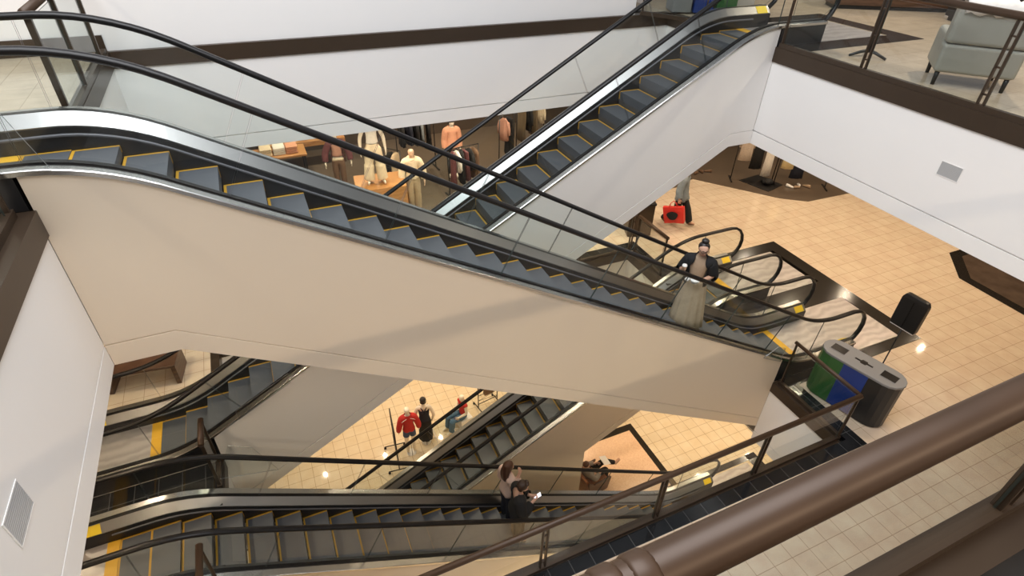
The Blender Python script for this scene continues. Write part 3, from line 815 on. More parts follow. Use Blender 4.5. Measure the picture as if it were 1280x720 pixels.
m = MB(); hc = J['face']; m.ell(hc + V3(0, .022, .030), (.092, .098, .092)); m.ell(hc + V3(0, .05, -.035), (.078, .06, .065)); m.ell(hc + V3(.0, -.055, .068), (.065, .04, .035)); lbuild(m, 'hair', HAIRD, t)
M = Matrix.Rotation(R(78), 3, 'Z'); org = V3(2.98, 5.83, -8.846)
ph = at((.0, -.375, 1.335))
c = thing('smartphone', 'bright white lit phone in the hands of the person in black', 'phone', ph)
Mp = Matrix.Translation(ph) @ Matrix.Rotation(R(78), 4, 'Z') @ Matrix.Rotation(R(-38), 4, 'X')
m = MB(); m.box(-.045, .045, -.085, .085, -.005, .004, Mp); m.build('case', BLACKP, c, .003)
m = MB(); m.box(-.041, .041, -.08, .08, .004, .0052, Mp); m.build('screen', SCREEN, c)

t = thing('person', 'woman with long wavy brown hair in a pale pink top beside the person in black', 'person', (2.97, 6.34, -8.846), R(90 + 8)); t.scale = (1.05, 1.05, 1.055)
J = base_pose(); J['facedir'] = V3(-.2, -.93, -.25).normalized()
J['elR'] = V3(-.23, -.03, 1.15); J['wrR'] = V3(-.10, -.18, 1.36); J['elL'] = V3(.22, .03, 1.13); J['wrL'] = V3(.18, -.12, .93)
bd = figure(t, J, SKIN2, 1.0, True, True, (.6, .9), (None, V3(.2, -.4, .9)), (None, V3(1, 0, .2)))
eyes(bd, J)
clothe(t, bd, 'top', C_PINKW, .014, top_rule(1, .86, 1.48, .02))
clothe(t, bd, 'trousers', C_NAVY, .012, leg_rule()); shoes(t, J, C_BLACK)
m = MB(); hc = J['face']; rs = []
for z, rx, ry, oy in ((.105, .02, .02, .01), (.092, .06, .07, .012), (.06, .088, .098, .014), (.01, .094, .104, .02), (-.05, .100, .088, .045), (-.12, .110, .068, .075), (-.20, .118, .060, .085), (-.28, .108, .052, .092), (-.33, .07, .035, .095), (-.345, .02, .012, .095)):
    rs.append(ring(hc + V3(0, oy, z), rx, ry, 40, 9, .045 if z < 0 else .015, z * 14))
m.loft(rs); lbuild(m, 'hair', HAIRN, t)

# --- shopper with the red bag on the beige floor
t = thing('person', 'shopper walking on the beige floor in grey denim jacket and black trousers', 'person', (10.30, 11.16, Z2), R(38))
J = base_pose()
J['knL'] = V3(.09, -.20, .53); J['anL'] = V3(.09, -.33, .12); J['toeL'] = V3(.10, -.50, .075); J['heelL'] = V3(.09, -.30, .04)
J['knR'] = V3(-.09, .06, .50); J['anR'] = V3(-.09, .36, .16); J['toeR'] = V3(-.10, .27, .035); J['heelR'] = V3(-.09, .42, .13)
J['elL'] = V3(.26, .06, 1.14); J['wrL'] = V3(.25, -.06, .92); J['elR'] = V3(-.27, .05, 1.14); J['wrR'] = V3(-.32, .0, .93)
bd = figure(t, J, SKIN, 1.0, True, True, (.8, .85)); eyes(bd, J)
clothe(t, bd, 'trousers', C_BLACK, .024, leg_rule(1, .03))
clothe(t, bd, 'jacket', C_GREY, .036, top_rule(1, .76, 1.49, .035)); shoes(t, J, MATS['brown_cloth'])
m = MB(); hc = J['face']; m.ell(hc + V3(0, .02, .03), (.088, .098, .09)); m.ell(hc + V3(0, .05, -.05), (.08, .06, .09)); lbuild(m, 'hair', HAIRN, t)
M = Matrix.Rotation(R(38), 3, 'Z'); org = V3(10.30, 11.16, Z2)
Mb = Matrix.Translation(org) @ Matrix.Rotation(R(38), 4, 'Z') @ Matrix.Translation((-.37, -.02, .24)) @ Matrix.Rotation(R(-14), 4, 'X')
c = thing('shopping_bag', 'red shopping bag with a round black emblem carried by the walking shopper', 'bag', (Mb @ V3(0, 0, 0)))
def bagring(z, hx, hy): return [Mb @ V3(x, y, z) for x, y in ((-hx, -hy), (hx, -hy), (hx * .6, 0), (hx, hy), (-hx, hy), (-hx * .6, 0))]
m = MB(); m.loft([bagring(0, .085, .27), bagring(.15, .10, .275), bagring(.36, .08, .285), bagring(.48, .055, .29)], True, False); m.build('bag_body', C_REDBAG, c, .01)
m = MB()
m.prism([(.03 + .15 * math.cos(a * PI / 12) * (1 + .12 * math.sin(a * PI / 4)), .24 + .125 * math.sin(a * PI / 12)) for a in range(24)], -.106, -.100, 'x', Mb); m.build('emblem', C_BLACK, c)
m = MB()
for sx in (-.045, .045): m.tube([Mb @ V3(sx, -.11, .47), Mb @ V3(sx * .6, -.08, .57), Mb @ V3(sx * .3 + .04, .0, .62), Mb @ V3(sx * .6, .08, .57), Mb @ V3(sx, .11, .47)], .008, 6)
m.build('handle', C_REDBAG, c)

# --- person resting on the wooden bench on the lowest floor
bx, by = 6.34, 7.93
t = thing('wooden_lounge_chair', 'brown wooden lounge chair on the pink granite inlay, occupied by the seated person', 'chair', (bx, by, Z1), R(10))
for s in (-1, 1):
    m = MB(); m.prism([(-.40, 0), (.26, 0), (.34, .46), (-.28, .52), (-.50, .76)], s * .33 - .025, s * .33 + .025, 'y'); lbuild(m, 'side_panel', DWOOD, t, .01)
m = MB(); m.box(-.32, .30, -.30, .30, .28, .345); lbuild(m, 'seat', RWOOD, t, .01)
m = MB(); m.prism([(-.34, .30), (-.28, .33), (-.50, .80), (-.55, .78)], -.30, .30, 'y'); lbuild(m, 'backrest', RWOOD, t, .01)
t = thing('person', 'person with grey jacket and crossed black-trousered legs lounging in the wooden chair', 'person', (bx, by, Z1), R(100))
J = base_pose()
J.update({'pelvis': V3(0, .12, .47), 'waist': V3(0, .20, .59), 'chest': V3(0, .30, .75), 'upper': V3(0, .36, .85), 'neck0': V3(0, .38, .92), 'neck1': V3(0, .38, .98), 'jaw': V3(0, .345, 1.02), 'face': V3(0, .345, 1.08), 'crown': V3(0, .355, 1.145)})
J['facedir'] = V3(.1, -.85, -.5).normalized()
for s, k in ((1, 'L'), (-1, 'R')): J['sh' + k] = V3(s * .165, .36, .86); J['hip' + k] = V3(s * .085, .08, .46)
J['elR'] = V3(-.27, .20, .64); J['wrR'] = V3(-.18, -.03, .62); J['elL'] = V3(.27, .20, .66); J['wrL'] = V3(.13, -.10, .68)
J['knR'] = V3(-.10, -.36, .50); J['anR'] = V3(-.10, -.40, .10); J['toeR'] = V3(-.11, -.57, .04); J['heelR'] = V3(-.10, -.37, .04)
J['knL'] = V3(.06, -.36, .66); J['anL'] = V3(-.12, -.66, .58); J['toeL'] = V3(-.13, -.82, .66); J['heelL'] = V3(-.13, -.66, .52)
bd = figure(t, J, SKIN2, 1.05, True, True); eyes(bd, J)
def sit_top(a, b, t, c):
    if is_head(b) or b == 'neck0' and t > .4: return None
    k = b[:2]
    if b in TORSO or b == 'neck0' or k in ('sh', 'el', 'fa'): return .01
    if b[:-1] == 'wr': return .008 if t < .85 else None
    if a == 'pelvis': return .006 if c[1] > .10 else None
    return None
clothe(t, bd, 'jacket', C_GREYS, .02, sit_top)
clothe(t, bd, 'trousers', C_BLACK, .014, lambda a, b, t, c: 0 if b[:-1] in ('hip', 'kn', 'ca') or b[:-1] == 'an' and t < .95 else None); shoes(t, J, C_BEIG2)
m = MB(); hc = J['face']; m.ell(hc + V3(0, .02, .03), (.086, .095, .088)); lbuild(m, 'hair', MATS['salmon_cloth'] if False else HAIRN, t)
c = thing('paper_sheet', 'white folded paper on the lap of the person in the wooden chair', 'paper', (bx + .34, by + .05, Z1 + .78))
m = MB(); Mq = Matrix.Rotation(R(15), 4, 'Y'); m.box(-.11, .11, -.15, .15, -.004, .004, Mq); lbuild(m, 'sheet', WHITEP, c); m = MB(); m.box(-.10, .10, -.14, .0, .004, .007, Mq); lbuild(m, 'folded_half', WHITEP, c)

# --- mannequins
BODY = {}
def mannequin(label, loc, rz, top=None, bottom=None, J=None, mm=None, group='shop mannequins', hair=None, name='mannequin', shorts=False, flare=0.0, toplong=.9, sleeve=1.0, stand=True, tname='top', bname='trousers', tpad=.018, loose=1.0, armless=False):
    t = thing(name, label, 'mannequin', loc, rz, group); J = J or base_pose(); mm = mm or MANN
    bd = figure(t, J, mm, .96, False, True, (.3, .3)); t_b = bd
    sit = J['pelvis'].z < .8; dzz = J['pelvis'].z - .95
    def lift(f): return lambda a, b, tt, c: f(a, b, tt, (c[0], c[1], c[2] - dzz))
    def tr(a, b, tt, c):
        k = b[:-1]
        if b in ('waist', 'pelvis'): return 0 if c[2] < 1.03 + dzz else None
        if k == 'hip': return 0
        if k == 'kn': return flare * .3 if (not shorts or tt < .55) else None
        if shorts: return None
        if k == 'ca': return flare * .6
        if k == 'an': return flare * (.6 + .4 * tt)
        return None
    if bottom: clothe(t, bd, bname, bottom, .014, tr)
    if top: clothe(t, bd, tname, top, tpad, lift(top_rule(sleeve, toplong, 1.49, (loose - 1) * .25)))
    if hair:
        m = MB(); hc = J['face']; m.ell(hc + V3(0, .012, .03), (.088, .096, .086)); m.ell(hc + V3(0, .03, -.03), (.085, .075, .05)); lbuild(m, 'wig', hair, t)
    BODY[t.name] = bd
    if stand:
        m = MB(); m.lathe([(.0, 0), (.13, 0), (.13, .008), (.0, .01)]); lbuild(m, 'stand_plate', WHITEP, t)
        m = MB(); m.tube([(0, .12, .0), (0, .12, .35), (0, .05, .45)], .009, 8); lbuild(m, 'stand_rod', STEEL_D, t)
    return t
J = base_pose()
for s, k in ((1, 'L'), (-1, 'R')): J['el' + k] = V3(s * .25, .05, 1.14); J['wr' + k] = V3(s * .27, -.04, .90)
t = mannequin('white mannequin in red jacket and denim shorts, seen from behind on the lowest floor', (1.98, 10.92, Z1), R(176), C_RED, C_JEAND, J, shorts=True, group='mannequins on the lowest floor', toplong=.93, tname='jacket', bname='shorts', tpad=.03)
t.scale = (1.07, 1.07, 1.09)
for s in (-1, 1):
    m = MB(); m.tube([(s * .05, .125, 1.46), (s * .14, .118, 1.40), (s * .21, .09, 1.31)], .006, 6); lbuild(m, 'white_piping', WHITEP, t)
J = base_pose()
for s, k in ((1, 'L'), (-1, 'R')): J['el' + k] = V3(s * .26, .06, 1.14); J['wr' + k] = V3(s * .22, -.02, .90)
J['shR'] = J['shR'] + V3(0, 0, 0)
t = mannequin('mannequin with black wig in navy racerback top and long black skirt, seen from behind', (2.50, 11.13, Z1), R(168), None, None, J, group='mannequins on the lowest floor', hair=HAIRB)
t.scale = (1.06, 1.06, 1.07)
m = MB(); m.loft([ring((0, 0, z), rx, ry, 28) for z, rx, ry in ((.84, .165, .13), (.95, .160, .125), (1.08, .132, .108), (1.2, .145, .118), (1.30, .150, .122), (1.33, .12, .11))]); lbuild(m, 'top', C_NAVY, t)
m = MB()
for s in (-1, 1): m.tube([(s * .10, -.09, 1.32), (s * .10, -.03, 1.45), (s * .075, .06, 1.44), (s * .02, .112, 1.35), (s * .06, .122, 1.27)], .017, 8)
lbuild(m, 'racer_strap', C_NAVY, t)
m = MB(); m.loft([ring((0, 0, z), rx, ry, 36, 8, am) for z, rx, ry, am in ((.98, .15, .12, 0), (.85, .172, .14, .01), (.5, .18, .15, .03), (.18, .19, .165, .05), (.17, .18, .155, .05))]); lbuild(m, 'skirt', C_BLACK, t)
J = base_pose()
dz = -.43
for k in ('pelvis', 'waist', 'chest', 'upper', 'neck0', 'neck1', 'jaw', 'face', 'crown', 'shL', 'shR', 'hipL', 'hipR'): J[k] = J[k] + V3(0, 0, dz)
for s, k in ((1, 'L'), (-1, 'R')):
    J['el' + k] = V3(s * .24, .0, .72); J['wr' + k] = V3(s * .16, -.22, .60)
    J['kn' + k] = V3(s * .11, -.42, .52); J['an' + k] = V3(s * .11, -.47, .10); J['toe' + k] = V3(s * .12, -.64, .04); J['heel' + k] = V3(s * .11, -.44, .04)
t = mannequin('seated white mannequin in red sleeveless top and wide blue jeans', (3.72, 11.32, Z1), R(-78), C_RED, C_JEAN, J, group='mannequins on the lowest floor', sleeve=.1, flare=.035, stand=False, bname='jeans', toplong=.93, tpad=.012)
t = thing('display_cube', 'low white display cube under the seated mannequin', 'plinth', (3.75, 11.33, Z1), R(-78))
m = MB(); m.box(-.22, .22, -.2, .2, .04, .40); lbuild(m, 'block', WHITEP, t, .01); m = MB(); m.box(-.19, .19, -.17, .17, 0, .04); lbuild(m, 'plinth_foot', BLACKP, t)
SHOP = 'mannequins in the shop behind the escalators'
J = base_pose()
for s, k in ((1, 'L'), (-1, 'R')): J['el' + k] = V3(s * .30, .03, 1.15); J['wr' + k] = V3(s * .33, -.02, .90)
t = mannequin('shop mannequin in burgundy jacket, rose shirt and slim brown trousers, left of the plinth', (1.72, 14.95, -5.0), R(-6), C_ROSE, C_BROWN, J, MANN, SHOP, toplong=1.02, sleeve=.05, tname='shirt', tpad=.02)
clothe(t, BODY[t.name], 'undershirt', C_CREAM, .017, lambda a, b, tt, c: 0 if (b in TORSO or a == 'pelvis') and .93 < c[2] < 1.05 else None)
def jk(a, b, tt, c):
    r_ = top_rule(1, .95, 1.48, .02)(a, b, tt, c)
    return None if r_ is None or ((b in TORSO or b == 'neck0') and abs(c[0]) < .10 and c[1] < .03) else r_ + .012
clothe(t, BODY[t.name], 'jacket', C_BURG, .02, jk)
J = base_pose()
for s, k in ((1, 'L'), (-1, 'R')): J['el' + k] = V3(s * .27, .03, 1.13); J['wr' + k] = V3(s * .29, -.02, .87); J['kn' + k] = V3(s * .13, -.01, .5); J['an' + k] = V3(s * .16, .02, .085); J['toe' + k] = V3(s * .20, -.15, .035); J['heel' + k] = V3(s * .16, .04, .04)
mannequin('shop mannequin in wide cream trousers standing on the orange wooden plinth', (2.33, 13.05, -3.98), R(-8), C_WHITE, C_CREAM, J, MANN, SHOP, flare=.075, toplong=1.0, sleeve=.05, stand=False)
J = base_pose()
for s, k in ((1, 'L'), (-1, 'R')): J['el' + k] = V3(s * .27, .03, 1.13); J['wr' + k] = V3(s * .28, -.03, .88)
t = mannequin('pale mannequin in a cream hooded top and beige trousers, nearest the escalators', (3.26, 13.15, -5.0), R(-4), C_CREAM, C_BEIG2, J, MANN_T, SHOP, flare=.03, toplong=.95, tpad=.03, loose=1.1, tname='hooded_top')
m = MB(); m.tube([V3(0, .06, 1.475) + V3(.10 * math.cos(a * PI / 8), .085 * math.sin(a * PI / 8) - .05, .02 * math.sin(a * PI / 8)) for a in range(17)], .034, 8); lbuild(m, 'hood', C_CREAM, t)
mannequin('mannequin in a salmon jumper beside the rack of black jackets', (4.87, 14.8, -5.0), R(-4), C_SALMON, C_BLACK, base_pose(), MANN, SHOP, hair=HAIRB, toplong=.86, tpad=.03, loose=1.1, tname='jumper')
# ------------------------------------------------------------------ garments and racks
ZD = -5.0
def garment(label, m, loc, rz, kind='shirt', w=.42, h=.68, group=None, name=None):
    """one garment on a hanger; origin at the hook, hanging down; width along local X"""
    nm = name or {'shirt': 'hanging_shirt', 'jacket': 'hanging_jacket', 'skirt': 'hanging_skirt', 'dress': 'hanging_dress', 'trousers': 'hanging_trousers'}[kind]
    t = thing(nm, label, 'garment', loc, rz, group)
    b = MB(); b.tube([(0, 0, .02), (.012, 0, .035), (.012, 0, .005), (0, 0, -.02), (0, 0, -.06)], .004, 6); b.tube([(-w * .42, 0, -.13), (0, 0, -.06), (w * .42, 0, -.13)], .007, 6); lbuild(b, 'hanger', BLACKP, t)
    rs = []; n = 36; ph = random.random() * 6
    if kind in ('shirt', 'jacket', 'dress'):
        prof = [(-.055, .18, .03), (-.09, .32, .04), (-.14, .46, .05), (-.22, .46, .055), (-h * .6, .43, .06), (-h, .50 if kind == 'dress' else .46, .075)]
    else: prof = [(-.09, .34, .03), (-.12, .36, .035), (-h * .5, .42, .055), (-h, .50, .075)]
    for z, ww, dd in prof: rs.append(ring((0, 0, z), w * ww * 1.05, dd, n, 7, .0 if z > -.2 else .09, ph))
    b = MB(); b.loft(rs); lbuild(b, 'cloth', m, t)
    if kind in ('shirt', 'jacket'):
        for s in (-1, 1):
            b = MB(); b.tube([(s * w * .44, 0, -.15), (s * w * .55, .01, -.32), (s * w * .56, .0, -.52), (s * w * .54, -.02, -.60 if kind == 'jacket' else -.50)], [.05, .052, .045, .042], 10, .8); lbuild(b, 'sleeve', m, t)
    return t
def rack(label, p0, p1, zf, hr, group='clothes racks', name='clothes_rack'):
    a = V3(p0[0], p0[1], 0); c = V3(p1[0], p1[1], 0); L_ = (c - a).length; d = (c - a).normalized(); ang = math.atan2(d.y, d.x); mid = (a + c) / 2
    t = thing(name, label, 'clothes rack', (mid.x, mid.y, zf), ang, group); q = L_ / 2
    b = MB(); b.tube([(-q, 0, hr), (q, 0, hr)], .014, 8); lbuild(b, 'hanging_bar', BLACKP, t)
    for s in (-1, 1):
        b = MB(); b.tube([(s * q, 0, .03), (s * q, 0, hr)], .016, 8); lbuild(b, 'upright', BLACKP, t)
        b = MB(); b.box(s * q - .02, s * q + .02, -.26, .26, .0, .03); lbuild(b, 'foot', BLACKP, t)
    return t, mid, d, ang
def fill(rk, zf, hr, items, group):
    t, mid, d, ang = rk; n = len(items)
    for i, (label, m, kind, w, h) in enumerate(items):
        s = (i + .5) / n - .5
        garment(label, m, (mid.x + d.x * s * rk[0]['len'], mid.y + d.y * s * rk[0]['len'], zf + hr - .035), ang + (.12 if group == 'garments in the corner shop at the top' else PI / 2) + random.uniform(-.25, .25), kind, w, h, group)
def mkrack(label, p0, p1, zf, hr, items, group):
    r = rack(label, p0, p1, zf, hr); r[0]['len'] = math.hypot(p1[0] - p0[0], p1[1] - p0[1]) - .15
    fill(r, zf, hr, items, group); del r[0]['len']
G1 = 'garments in the shop behind the escalators'
mkrack('long black rack of black jackets against the shop back wall', (3.45, 15.5), (4.6, 15.6), ZD, 1.62,
       [('black jacket at the left end of the long shop rack', C_BLACK, 'jacket', .50, .72), ('charcoal jacket second from the left on the long shop rack', C_NAVY, 'jacket', .48, .70), ('black jacket in the middle of the long shop rack', C_BLACK, 'jacket', .5, .74),
        ('grey denim jacket second from the right on the long shop rack', C_GREY, 'jacket', .48, .70), ('black coat at the right end of the long shop rack', C_BLACK, 'jacket', .5, .86)], G1)
mkrack('low black rack of burgundy and black clothes beside the far escalator handrail', (4.36, 13.6), (5.25, 13.72), ZD, 1.36,
       [('burgundy dress at the left end of the low shop rack', C_BURG, 'dress', .42, 1.0), ('white blouse second on the low shop rack', C_WHITE, 'shirt', .4, .6), ('black dress third on the low shop rack', C_BLACK, 'dress', .42, .95),
        ('burgundy skirt between two black pieces on the low shop rack', C_BURG, 'skirt', .40, .9), ('black blouse fifth on the low shop rack', C_BLACK, 'shirt', .42, .62), ('brown dress at the right end of the low shop rack', C_BROWN, 'dress', .42, .9)], G1)
mkrack('rack with a rose blouse over a black skirt, right of the salmon jumper', (6.3, 14.75), (6.85, 14.95), ZD, 1.62,
       [('rose blouse hanging at the front of the right shop rack', C_ROSE, 'shirt', .32, .70), ('black long skirt hanging beside the rose blouse', C_BLACK, 'skirt', .44, 1.2)], G1)
mkrack('rack of olive clothes by the upper end of the shop view', (7.15, 15.4), (8.2, 15.65), ZD, 1.66,
       [('olive dress at the left of the olive rack', C_OLIVE, 'dress', .44, 1.1), ('dark olive jacket in the middle left of the olive rack', C_BLACK, 'jacket', .46, .8), ('olive trousers in the middle right of the olive rack', C_OLIVE, 'trousers', .36, 1.0), ('cream blouse at the right of the olive rack', C_CREAM, 'shirt', .42, .66)], G1)
mkrack('rack of dark clothes left of the hooded mannequin', (2.85, 14.5), (3.2, 14.1), ZD, 1.3,
       [('black trousers on the rack left of the hooded mannequin', C_BLACK, 'trousers', .36, .95), ('beige dress on the rack left of the hooded mannequin', C_BEIG2, 'dress', .42, .95)], G1)
G2 = 'garments in the corner shop at the top'
mkrack('left rack of the corner shop under the white fascia corner', (13.85, 12.95), (14.95, 12.25), Z2, 1.68,
       [('cream patterned jumper on the corner shop rack', C_PATT, 'shirt', .40, .95), ('black trousers beside the patterned jumper in the corner shop', C_BLACK, 'trousers', .36, 1.2), ('long white dress on the corner shop rack', C_WHITE, 'dress', .30, 1.42)], G2)
mkrack('right rack of the corner shop beside the shoe display', (14.95, 12.15), (16.3, 11.3), Z2, 1.45,
       [('pale yellow skirt on the corner shop rack', C_YEL, 'skirt', .36, .85), ('dark grey dress on the corner shop rack', C_NAVY, 'dress', .40, 1.15), ('cream pleated skirt on the corner shop rack', C_CREAM, 'skirt', .40, .80), ('black jumper at the right end of the corner shop rack', C_BLACK, 'shirt', .46, .9)], G2)
b = MB(); b.prism([(14.05, 12.75), (14.35, 11.75), (15.15, 11.95), (14.95, 12.85)], Z2 + .004, Z2 + .03, 'z'); tag(b.build('display_mat', BLACKP, None, .005), 'flat black display mat on the corner shop floor under the long white dress', 'mat')
o = MB(); o.ell((14.72, 12.2, Z2 + .10), (.20, .16, .09), 14, 8); o.ell((14.60, 12.08, Z2 + .16), (.12, .10, .08), 12, 8); tag(o.build('folded_cloth_bag', C_BLACK), 'slumped black bag lying on the black display mat', 'bag')
def shoe(label, x, y, rz, m, z=Z2, group='shoes on the shop floor'):
    t = thing('display_shoe', label, 'shoe', (x, y, z), rz, group)
    b = MB(); b.loft([ring((yy * 0, yy, .018), w, .001, 12) for yy, w in ((0, .01),)] or []) if False else None
    b = MB(); b.loft([[V3(w * math.cos(2 * PI * i / 14), yy + 0 * i, zz + hh * math.sin(2 * PI * i / 14)) for i in range(14)] for yy, w, zz, hh in ((-.13, .012, .03, .015), (-.11, .036, .034, .028), (-.05, .042, .04, .036), (.03, .034, .055, .05), (.10, .034, .06, .055), (.125, .02, .055, .04))]); lbuild(b, 'upper', m, t)
    b = MB(); b.box(-.034, .034, -.12, .12, 0, .012); lbuild(b, 'sole', BLACKP, t, .004)
    return t
for i, (x, y, w) in enumerate(((15.25, 11.75, 'white'), (15.42, 11.62, 'tan'), (15.60, 11.72, 'white'), (15.78, 11.55, 'tan'))):
    shoe('%s shoe, number %s from the left on the corner shop floor' % (w, ('one', 'two', 'three', 'four')[i]), x, y, .5 + i, WHITEP if w == 'white' else C_TAN)
for i, (x, y) in enumerate(((13.05, 13.7), (13.28, 13.75), (13.5, 13.66))):
    shoe('brown shoe %s the shop edge above the walking shopper' % ('nearest to', 'second from', 'third from')[i], x, y, 2 + i, C_BROWN)
t = thing('display_plinth', 'orange wooden plinth under the mannequin in cream trousers', 'plinth', (2.42, 13.15, ZD), R(-6))
b = MB(); b.box(-.60, .60, -.45, .45, .05, 1.015); lbuild(b, 'box', WOOD, t, .01); b = MB(); b.box(-.55, .55, -.4, .4, 0, .05); lbuild(b, 'plinth_foot', BLACKP, t)
t = thing('display_table', 'wooden display table with folded clothes at the left of the shop', 'table', (.30, 16.5, ZD), 0)
b = MB(); b.box(-.75, .75, -.4, .4, .70, .76); lbuild(b, 'table_top', WOOD, t, .01)
for sx in (-.68, .68):
    for sy in (-.34, .34):
        b = MB(); b.box(sx - .03, sx + .03, sy - .03, sy + .03, 0, .70); lbuild(b, 'leg', BLACKP, t)
for i, (x, m, lb) in enumerate(((-.30, C_CREAM, 'cream'), (.05, C_WHITE, 'white'), (.38, C_SALMON, 'salmon'))):
    t = thing('folded_clothes', '%s pile of folded clothes on the shop display table' % lb, 'clothes', (.30 + x, 16.45, ZD + .76), 0, 'folded clothes on the display table')
    for k in range(4):
        b = MB(); b.box(-.16 + .01 * (k % 2), .16 - .008 * (k % 3), -.2, .2, k * .05, k * .05 + .046); lbuild(b, 'folded_piece', m, t, .02, 3)
t = thing('wooden_bench', 'long low wooden bench against the shop wall, left of the rose jacket mannequin', 'bench', (1.05, 17.2, ZD), 0)
b = MB(); b.box(-1.2, 1.2, -.25, .25, .62, .78); lbuild(b, 'bench_top', WOOD, t, .01)
for sx in (-1.1, 1.1):
    b = MB(); b.box(sx - .05, sx + .05, -.22, .22, 0, .62); lbuild(b, 'support', DWOOD, t)

# ------------------------------------------------------------------ middle floor, right
t = thing('recycling_station', 'three-part recycling station in green, blue and black with grey lid behind the guard rail', 'bin', (9.03, 4.28, Z2), R(104))
def stadium(hx, hy, n=9):
    p = []
    for k in range(n): a = R(-90 + 180 * k / (n - 1)); p.append((hx - hy + hy * math.cos(a), hy * math.sin(a)))
    for k in range(n): a = R(90 + 180 * k / (n - 1)); p.append((-(hx - hy) + hy * math.cos(a), hy * math.sin(a)))
    return p
hx, hy = .72, .26
full = stadium(hx, hy)
def cutp(a, c):
    out = [p for p in full if a <= p[0] <= c]; 
    ups = [(x, hy) for x in (a, c)] ; 
    pts = [(x, y) for x, y in full if a - 1e-6 <= x <= c + 1e-6]
    for x in (a, c):
        if abs(x) < hx - hy + 1e-6: pts += [(x, hy), (x, -hy)]
    cx = sum(p[0] for p in pts) / len(pts)
    return sorted(set(pts), key=lambda p: math.atan2(p[1], p[0] - cx))
for a, c, m in ((.22, .8, GREENP), (-.22, .218, BLUEP), (-.8, -.222, BLACKP)):
    b = MB(); b.prism(cutp(a, c), .03, 1.0, 'z'); lbuild(b, 'bin_body', m, t)
b = MB(); b.prism(stadium(hx - .03, hy - .03), 0, .03, 'z'); lbuild(b, 'bin_foot', BLACKP, t)
b = MB(); b.prism(stadium(hx + .012, hy + .012), 1.0, 1.05, 'z'); lid = lbuild(b, 'lid', GREYP, t, .012)
for x in (.45, -.45):
    b = MB(); b.box(x - .13, x + .13, -.10, .10, 1.0495, 1.052); lbuild(b, 'opening', BLACK, lid)
    b = MB(); b.box(x - .135, x + .135, .10, .112, 1.05, 1.058); b.box(x - .135, x + .135, -.112, -.10, 1.05, 1.058); lbuild(b, 'opening_rim', GREYP, lid)
b = MB(); b.prism([(-.16, -.022), (-.06, -.022), (-.045, -.06), (.045, -.06), (.06, -.022), (.16, -.022), (.16, .022), (.06, .022), (.045, .06), (-.045, .06), (-.06, .022), (-.16, .022)], 1.0495, 1.052, 'z'); lbuild(b, 'slot_opening', BLACK, lid)

t = thing('sign_stand', 'black sign panel on a thin pole behind the recycling station', 'sign', (10.32, 4.57, Z2), R(4))
b = MB(); b.lathe([(0, 0), (.2, 0), (.2, .012), (.03, .03), (0, .032)]); lbuild(b, 'base_plate', BLACKP, t)
b = MB(); b.tube([(0, 0, .02), (0, 0, 1.24)], .014, 8); lbuild(b, 'pole', BLACKP, t)
b = MB(); b.loft([ring((0, 0, z), rx, ry, 4 * 7) if False else [V3(x * rx, y * ry, z) for x, y in ((-1, -1), (-.2, -1.0), (.2, -1), (1, -1), (1, -.4), (1, .4), (1, 1), (.2, 1), (-.2, 1), (-1, 1), (-1, .4), (-1, -.4))] for z, rx, ry in ((1.24, .055, .23), (1.26, .06, .235), (1.86, .06, .235), (1.93, .05, .20), (1.95, .035, .15))], True, False); pn = lbuild(b, 'panel_case', BLACKP, t, .01)
b = MB(); b.box(-.064, -.06, -.012, .012, 1.28, 1.84); b.box(-.05, .05, -.24, -.234, 1.28, 1.84); b.box(-.05, .05, .234, .24, 1.28, 1.84); lbuild(b, 'edge_trim', BLACK, pn)
b = MB(); b.box(-.05, .05, -.225, .225, 1.225, 1.24); lbuild(b, 'bottom_rim', WHITEP, pn)
b = MB(); b.box(.06, .066, -.21, .21, 1.28, 1.84); lbuild(b, 'poster_face', WHITEP, pn)

t = thing('litter_bin', 'dark square litter bin with black top beyond the corner guard rail, behind the woman', 'bin', (8.98, 11.25, Z2), R(-20))
b = MB(); b.box(-.33, .33, -.33, .33, .04, .96); lbuild(b, 'bin_body', BRONZE, t, .01); b = MB(); b.box(-.35, .35, -.35, .35, .96, 1.02); lbuild(b, 'lid', BLACKP, t, .01); b = MB(); b.box(-.3, .3, -.3, .3, 0, .04); lbuild(b, 'bin_foot', BLACKP, t)

# ------------------------------------------------------------------ middle floor, left
t = thing('bench_planter', 'dark wooden bench on the tiles at left, seen under the warm-lit soffit', 'bench', (-3.0, 10.0, Z2), R(-8))
b = MB(); b.box(-.62, .62, -.32, .32, .42, .48); lbuild(b, 'seat', DWOOD, t, .008)
for sx in (-.57, .57):
    b = MB(); b.box(sx - .04, sx + .04, -.30, .30, 0, .42); lbuild(b, 'support', DWOOD, t, .006)
b = MB(); b.box(-.53, .53, -.02, .02, .2, .4); lbuild(b, 'stretcher', DWOOD, t)

# ------------------------------------------------------------------ upper floor
a0 = math.atan2(-.53, .46)
t = thing('armchair', 'grey leather armchair seen from behind at top right, white throw over its back', 'armchair', (9.20, 4.93, 0), a0); t.scale = (1.12, 1.1, 1.08)
